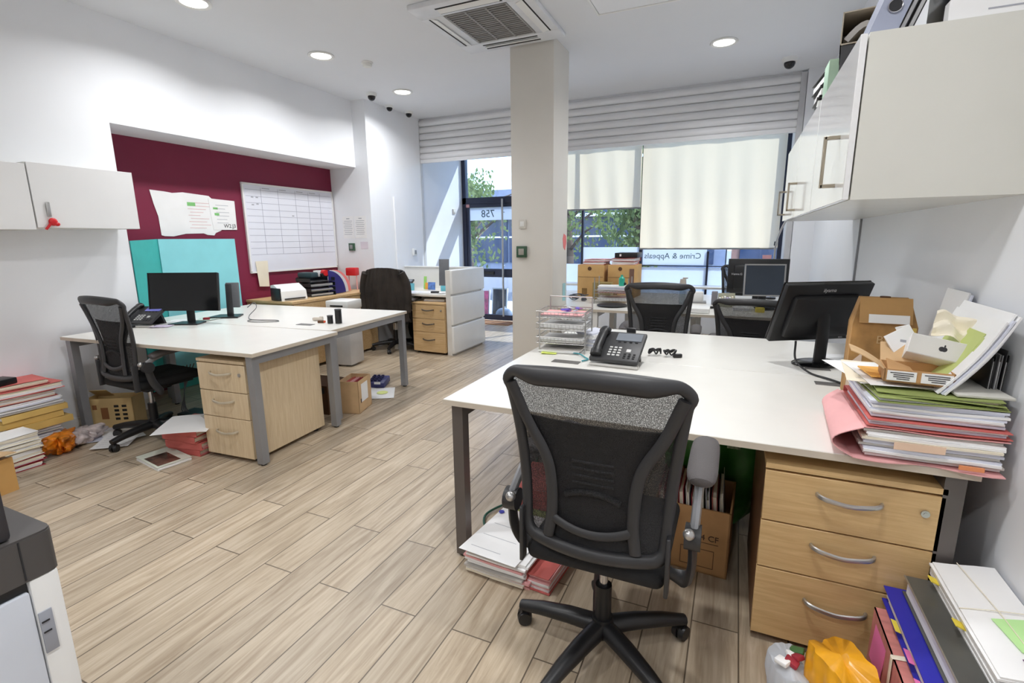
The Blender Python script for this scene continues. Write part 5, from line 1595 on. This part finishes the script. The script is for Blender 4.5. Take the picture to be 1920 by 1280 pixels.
# under the left desks
t = thing('cardboard_carton', 'brown carton of red folders under the left rear desk', 'box', (-2.83, 3.11, 0), R(18))
open_box(MB(), .17, .26, .27, .006).build('body', CARDI, t)
MB().box((.0865, -.01, .16), (.001, .13, .15)).build('paper_label', PAPER, t)
MB().box((.0875, -.09, .10), (.001, .012, .035)).build('dark_mark', INKD, t)
for k in range(4):
    o = thing('document_folder', '%s red folder standing in the brown carton under left rear desk' % ['first', 'second', 'third', 'fourth'][k], 'folder', (-2.878 + .032 * k, 3.10 + .010 * k, .008), R(18), 'red folders in the brown carton', )
    MB().b2((-.010, -.11, 0), (-.008, .11, .235)).b2((.008, -.11, 0), (.010, .11, .24)).b2((-.010, -.11, 0), (.010, .11, .002)).build('cover', [FRED, FPINK, FRED2, FPINK][k], o)
    MB().b2((-.007, -.10, .003), (.007, .10, .225)).build('pages', PAPERC, o)
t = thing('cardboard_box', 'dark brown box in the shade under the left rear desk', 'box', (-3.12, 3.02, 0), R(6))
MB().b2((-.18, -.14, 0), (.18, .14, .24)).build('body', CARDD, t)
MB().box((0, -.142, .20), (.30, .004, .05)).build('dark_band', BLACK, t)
sheet('white sheet with yellow patch on floor under the left rear desk', (-2.90, 3.53, .001), R(35), .23, .33, marks=0, seed=2)
sheet('second white sheet partly under the one with yellow patch', (-2.99, 3.50, .0), R(8), .22, .30, marks=3, seed=9)
tag(MB().cyl((0, 0, 0), (0, 0, .0015), .05, n=20).build('yellow_patch', mat('pale_lime_print', (226, 236, 150), .7), loc=(-2.90, 3.54, .0075)), 'pale yellow round patch printed on the floor sheet', 'sticker')
t = thing('hole_punch', 'navy blue cash-box-like device with buttons on floor under left rear desk', 'device', (-3.10, 3.74, 0), R(20))
NAVY = mat('navy_plastic', (60, 62, 116), .45)
MB().box((0, 0, .035), (.17, .20, .06), rx=.12, bev=.012).build('body', NAVY, t)
m = MB()
for r in range(4):
    for c in range(3):
        m.box((-.05 + .04 * c, -.06 + .036 * r, .070 + .0045 * r), (.026, .022, .018), bev=.004)
m.build('buttons', mat('dark_navy', (30, 30, 84), .4), t)
MB().box((.02, -.10, .05), (.06, .004, .022)).build('white_tag', PAPER, t)
t = thing('cable_tray_box', 'teal-grey floor box behind the left chair under the desk', 'box', (-3.52, 2.62, 0), R(8))
MB().box((0, 0, .17), (.34, .20, .18), bev=.01).build('body', mat('slate_teal', (62, 92, 100), .6), t)
MB().box((0, 0, .04), (.40, .26, .07), bev=.008).build('plinth', BLACK, t)
tag(MB().box((0, 0, .03), (.55, .16, .055), bev=.01).build('foot_rest', BLACK, loc=(-3.70, 2.45, 0), rz=R(6)), 'low black footrest on floor under the left desk', 'footrest')
m = MB()
for k in range(4):
    m.tube(smooth_path([(-4.05, 2.50 + .03 * k, .40), (-4.0, 2.45, .2), (-3.98 + .03 * k, 2.40, .05), (-3.85 + .04 * k, 2.46 + .02 * k, .01), (-3.75, 2.60 - .03 * k, .01)], 6), .004, 6)
tag(m.build('floor_cables', mat('grey_cable', (96, 96, 98), .5)), 'grey cables trailing on floor under the left desk', 'cable')

# reception counter top
cup = tag(MB().lathe([(.001, 0), (.032, 0), (.037, .09), (.034, .09), (.030, .006), (.001, .006)], n=24).build('cyan_cup', CYAN, loc=(-3.92, 5.52, D)), 'cyan cup right of the phone on reception counter', 'cup')
for k, (x, w_, h_, mm, nm, lb) in enumerate([(-3.84, .04, .17, mat('lime_card', (150, 206, 110), .6), 'green_card', 'green card leaning on reception counter back'), (-3.79, .06, .09, mat('orange_card2', (232, 166, 70), .6), 'orange_card', 'small orange card on reception counter'), (-3.70, .11, .10, mat('blue_card', (96, 132, 200), .5, var=.2, scale=30), 'blue_card', 'blue printed card on reception counter')]):
    tag(MB().box((0, 0, h_ / 2), (w_, .012, h_), rx=-.12, bev=.002).build(nm, mm, loc=(x, 5.72 - .03 * k, D + .001)), lb, 'card')
tag(MB().box((0, 0, 0), (.075, .003, .075)).build('pink_note', mat('coral_paper', (228, 124, 124), .7), loc=(-3.62, 5.858, .93)), 'pink square note on reception counter back panel', 'note')
sheet('white papers lying along the reception counter', (-3.50, 5.35, D), R(5), .40, .22, marks=3, seed=4)
sheet('bluish paper sheet at left of the reception counter', (-3.78, 5.30, D), R(-8), .28, .21, m=PAPERB, marks=3, seed=14)
t = thing('picture_frame', 'thin grey upright screen at right end of reception counter', 'screen', (-3.44, 5.55, D), R(8))
MB().box((0, .02, .24), (.14, .012, .34), rx=-.08, bev=.004).build('panel', mat('grey_panel', (104, 106, 110), .4), t)
MB().box((.0, .01, .12), (.10, .006, .08), rx=-.08).build('red_reflection', mat('maroon_reflection', (116, 52, 56), .5), t)  # reflection painted as a flat maroon patch on the panel
MB().box((0, .03, .035), (.10, .06, .07), bev=.006).build('stand', CYAN, t)
tag(MB().box((0, 0, .012), (.10, .05, .024), bev=.006).build('black_stapler', BLACK, loc=(-3.42, 5.30, D), rz=.2), 'black stapler near right end of reception counter', 'stapler')
paper_stack('paper_stack', 'papers lying on the oak pedestal under reception counter', 'papers', (-3.40, 5.35, .636), R(3), .30, .24, .025, 3, [PAPER, PAPERB], .006, 130)
soft_bag('black_bag', 'black bag on floor under the reception counter', 'bag', (-3.86, 5.62, 0), .2, .34, .26, .36, mat('black_cloth', (20, 20, 22), .9), 51, .1)
tag(MB().lathe([(.001, 0), (.085, 0), (.11, .26), (.106, .26), (.08, .006), (.001, .006)], n=28).build('waste_bin', mat('pale_grey_bin', (196, 200, 196), .5), loc=(-4.12, 5.62, 0)), 'pale waste bin under left end of reception counter', 'bin')

# ------------------------------------------------------------------ window desks
def archive_box(label, loc, rz, w=.30, d=.34, h=.36):
    t = thing('archive_box', label, 'box', loc, rz, 'archive boxes on the window desk')
    MB().box((0, 0, h / 2), (w, d, h), bev=.003).build('body', CARDI if 0 else mat('tan_archive_card', (204, 162, 104), .75, var=.05), t)
    MB().box((0, -d / 2 - .001, h * .62), (w * .96, .002, .003)).build('seam', CARDD, t)
    MB().cyl((-.01, -d / 2 - .003, h * .88), (-.01, -d / 2 + .001, h * .88), .022, n=16).build('hand_hole', CARDD, t)
    MB().box((-w * .22, -d / 2 - .002, h * .16), (.06, .003, .075)).build('dark_label', mat('dark_tan_label', (128, 96, 50), .8), t)
    return t
ab = archive_box('left tan archive box with red folders on the window desk', (-1.50, 5.72, D), 0)
ab2 = archive_box('right tan archive box under a black box on the window desk', (-1.15, 5.74, D), R(-3))
MB().box((.12, -.172, .24), (.05, .003, .16)).build('dark_side_label', mat('brown_label', (122, 92, 80), .8), ab2)
z1 = D + .361
folder('red folder on the left tan archive box', (-1.48, 5.72, z1), R(3), .26, .30, .03, FRED, [PAPER], 140, 'red folders on the tan archive boxes')
folder('pink folder topmost on the left tan archive box', (-1.46, 5.74, z1 + .032), R(-6), .26, .28, .025, FPINK, [PAPER], 141, 'red folders on the tan archive boxes')
folder('pink folder directly on the right tan archive box', (-1.15, 5.74, z1), R(2), .27, .30, .035, FPINK, [PAPER], 142, 'red folders on the tan archive boxes')
folder('red folder under the black box on right archive box', (-1.14, 5.74, z1 + .037), R(-3), .26, .30, .035, FRED, [PAPER], 143, 'red folders on the tan archive boxes')
t = thing('black_box', 'flat black box on the right tan archive box', 'box', (-1.12, 5.76, z1 + .076), R(-2))
MB().box((0, 0, .027), (.25, .26, .054), bev=.004).build('body', BLACK, t)
MB().box((-.06, -.131, .028), (.02, .002, .025)).build('white_label', PAPER, t)
tag(MB().box((0, 0, .09), (.20, .16, .18), bev=.004).build('olive_box', mat('olive_card', (150, 130, 80), .75), loc=(-1.32, 5.42, D), rz=.05), 'small olive cardboard box before the tan archive boxes', 'box')
t = thing('letter_tray', 'silver wire letter tray on the window desk near the column', 'letter tray', (-1.14, 5.12, D), R(4))
for k, z in enumerate((.03, .105)):
    m = MB()
    for zz, r in ((z, .0022), (z + .03, .0035)):
        m.tube([(-.17, -.13, zz), (.17, -.13, zz), (.17, .13, zz), (-.17, .13, zz)], r, 6, closed=True)
    for j in range(12):
        x = -.17 + .34 * j / 11
        m.tube([(x, -.13, z + .03), (x, -.13, z), (x, .13, z), (x, .13, z + .03)], .0014, 5)
    m.build('wire_basket', SILVER, t)
for x in (-.17, .17):
    for y in (-.13, .13):
        MB().tube([(x, y, 0), (x, y, .26)], .005, 8).build('post', SILVER, t)
paper_stack('paper_stack', 'white papers in lower wire tray on the window desk', 'papers', (-1.14, 5.12, D + .034), R(4), .30, .22, .02, 3, [PAPER], .006, 150)
folder('deep red folder in upper wire tray on the window desk', (-1.14, 5.12, D + .109), R(4), .30, .23, .022, FRED2, [PAPER], 151)
paper_stack('paper_stack', 'bluish papers on the deep red folder in the window desk tray', 'papers', (-1.15, 5.12, D + .134), R(6), .28, .21, .04, 4, [PAPERB, PAPER], .008, 152)
t = thing('spray_bottle', 'turquoise plastic bottle on the wire tray of window desk', 'bottle', (-1.05, 5.10, D + .176), .3)
MB().lathe([(.001, 0), (.028, 0), (.03, .01), (.03, .075), (.012, .095), (.012, .11), (.001, .11)], n=20).build('body', mat('turquoise_plastic', (50, 176, 150), .35), t)
MB().ball((.03, -.01, .02), .016, 8).build('cap', BLACK, t)
tag(MB().lathe([(.001, 0), (.14, 0), (.15, .012), (.14, .016), (.001, .016)], n=28).build('black_plate', BLACK, loc=(-1.08, 4.83, D)), 'flat black round mat before the wire tray on window desk', 'mat')
m = MB()
q = random.Random(9)
pts = [(-1.52 + .10 * cos(i * 1.1) * q.uniform(.5, 1.2), 5.18 + .10 * sin(i * 1.1) * q.uniform(.5, 1.2), D + .01 + .05 * abs(sin(i * .8))) for i in range(16)]
m.tube(smooth_path(pts, 4), .006, 6)
m.box((-1.45, 5.12, D + .02), (.05, .03, .03), bev=.006).box((-1.58, 5.22, D + .03), (.06, .04, .04), bev=.01)
tag(m.build('headset', mat('grey_black', (70, 72, 80), .5)), 'grey and black headset with coiled lead on window desk by the column', 'headset')
tag(MB().box((0, 0, .02), (.23, .28, .04), bev=.004).build('white_riser', WHITEP, loc=(-.30, 4.74, D + .001), rz=.03), 'flat white box at the front edge of the window desk', 'box')
t = thing('soap_bottle', 'clear pump bottle with beige top on the window desk', 'bottle', (-.47, 5.25, D), 0)
MB().lathe([(.001, 0), (.03, 0), (.03, .12), (.012, .14), (.001, .14)], n=20).build('body', CLEARP, t)
MB().lathe([(.001, .14), (.03, .14), (.032, .20), (.028, .245), (.001, .25)], n=20).box((.02, 0, .255), (.05, .018, .014), bev=.004).build('pump', mat('taupe_plastic', (190, 180, 168), .5), t)
t = thing('white_router', 'white box device on the window desk beside the pump bottle', 'device', (-.36, 5.40, D), R(4))
MB().box((0, 0, .06), (.16, .10, .10), bev=.008).build('body', WHITEP, t)
MB().box((0, 0, .006), (.22, .15, .012), bev=.003).build('tray', GREYP, t)
tag(MB().box((0, 0, .065), (.055, .075, .13), bev=.006).build('grey_speaker', mat('mid_grey_plastic', (128, 126, 132), .5), loc=(-.17, 5.28, D)), 'grey upright speaker left of the card holder on window desk', 'speaker')
t = thing('card_holder', 'pale holder full of upright cards before the framed monitor', 'card holder', (-.06, 5.16, D), R(3))
BG = mat('sage_beige', (192, 192, 170), .55)
MB().b2((-.075, -.04, 0), (.075, -.036, .07)).b2((-.075, .036, 0), (.075, .04, .125)).b2((-.075, -.04, 0), (-.071, .04, .09)).b2((.071, -.04, 0), (.075, .04, .09)).b2((-.075, -.04, 0), (.075, .04, .004)).build('case', BG, t)
for k in range(6):
    MB().b2((-.066 + .022 * k, -.03, .005), (-.050 + .022 * k, .03, .085 + .006 * (k % 3))).build('card', [PAPER, PAPERC, PAPER, mat('lilac_paper', (196, 184, 222), .7), PAPER, PAPERC][k], t)
paper_stack('paper_stack', 'low white papers between card holder and framed monitor', 'papers', (.09, 4.93, D), R(5), .18, .12, .03, 3, [PAPER, PAPERB], .008, 160)
tag(MB().box((0, 0, .02), (.07, .06, .04), bev=.003).build('yellow_note_block', STICKY, loc=(.22, 4.86, D), rz=.1), 'yellow sticky note block before the framed monitor', 'note block')
tag(MB().box((0, 0, .010), (.05, .035, .02), bev=.007).build('black_clip', BLACK, loc=(-.17, 4.98, D), rz=.3), 'small black clip on the window desk before the grey speaker', 'clip')
t = thing('desk_lamp_arm', 'slim metal lamp arm rising at right end of the window desk', 'lamp', (.36, 5.95, D))
MB().tube(smooth_path([(0, 0, .0), (.0, 0, .42), (.01, -.02, .62), (.06, -.04, .78), (.10, -.05, .84)], 6), .010, 10).build('arm', SILVER, t)
MB().cyl((0, 0, .56), (.003, -.005, .60), .016).build('joint', BLACK, t)
MB().cyl((0, 0, 0), (0, 0, .02), .05).build('base', BLACK, t)
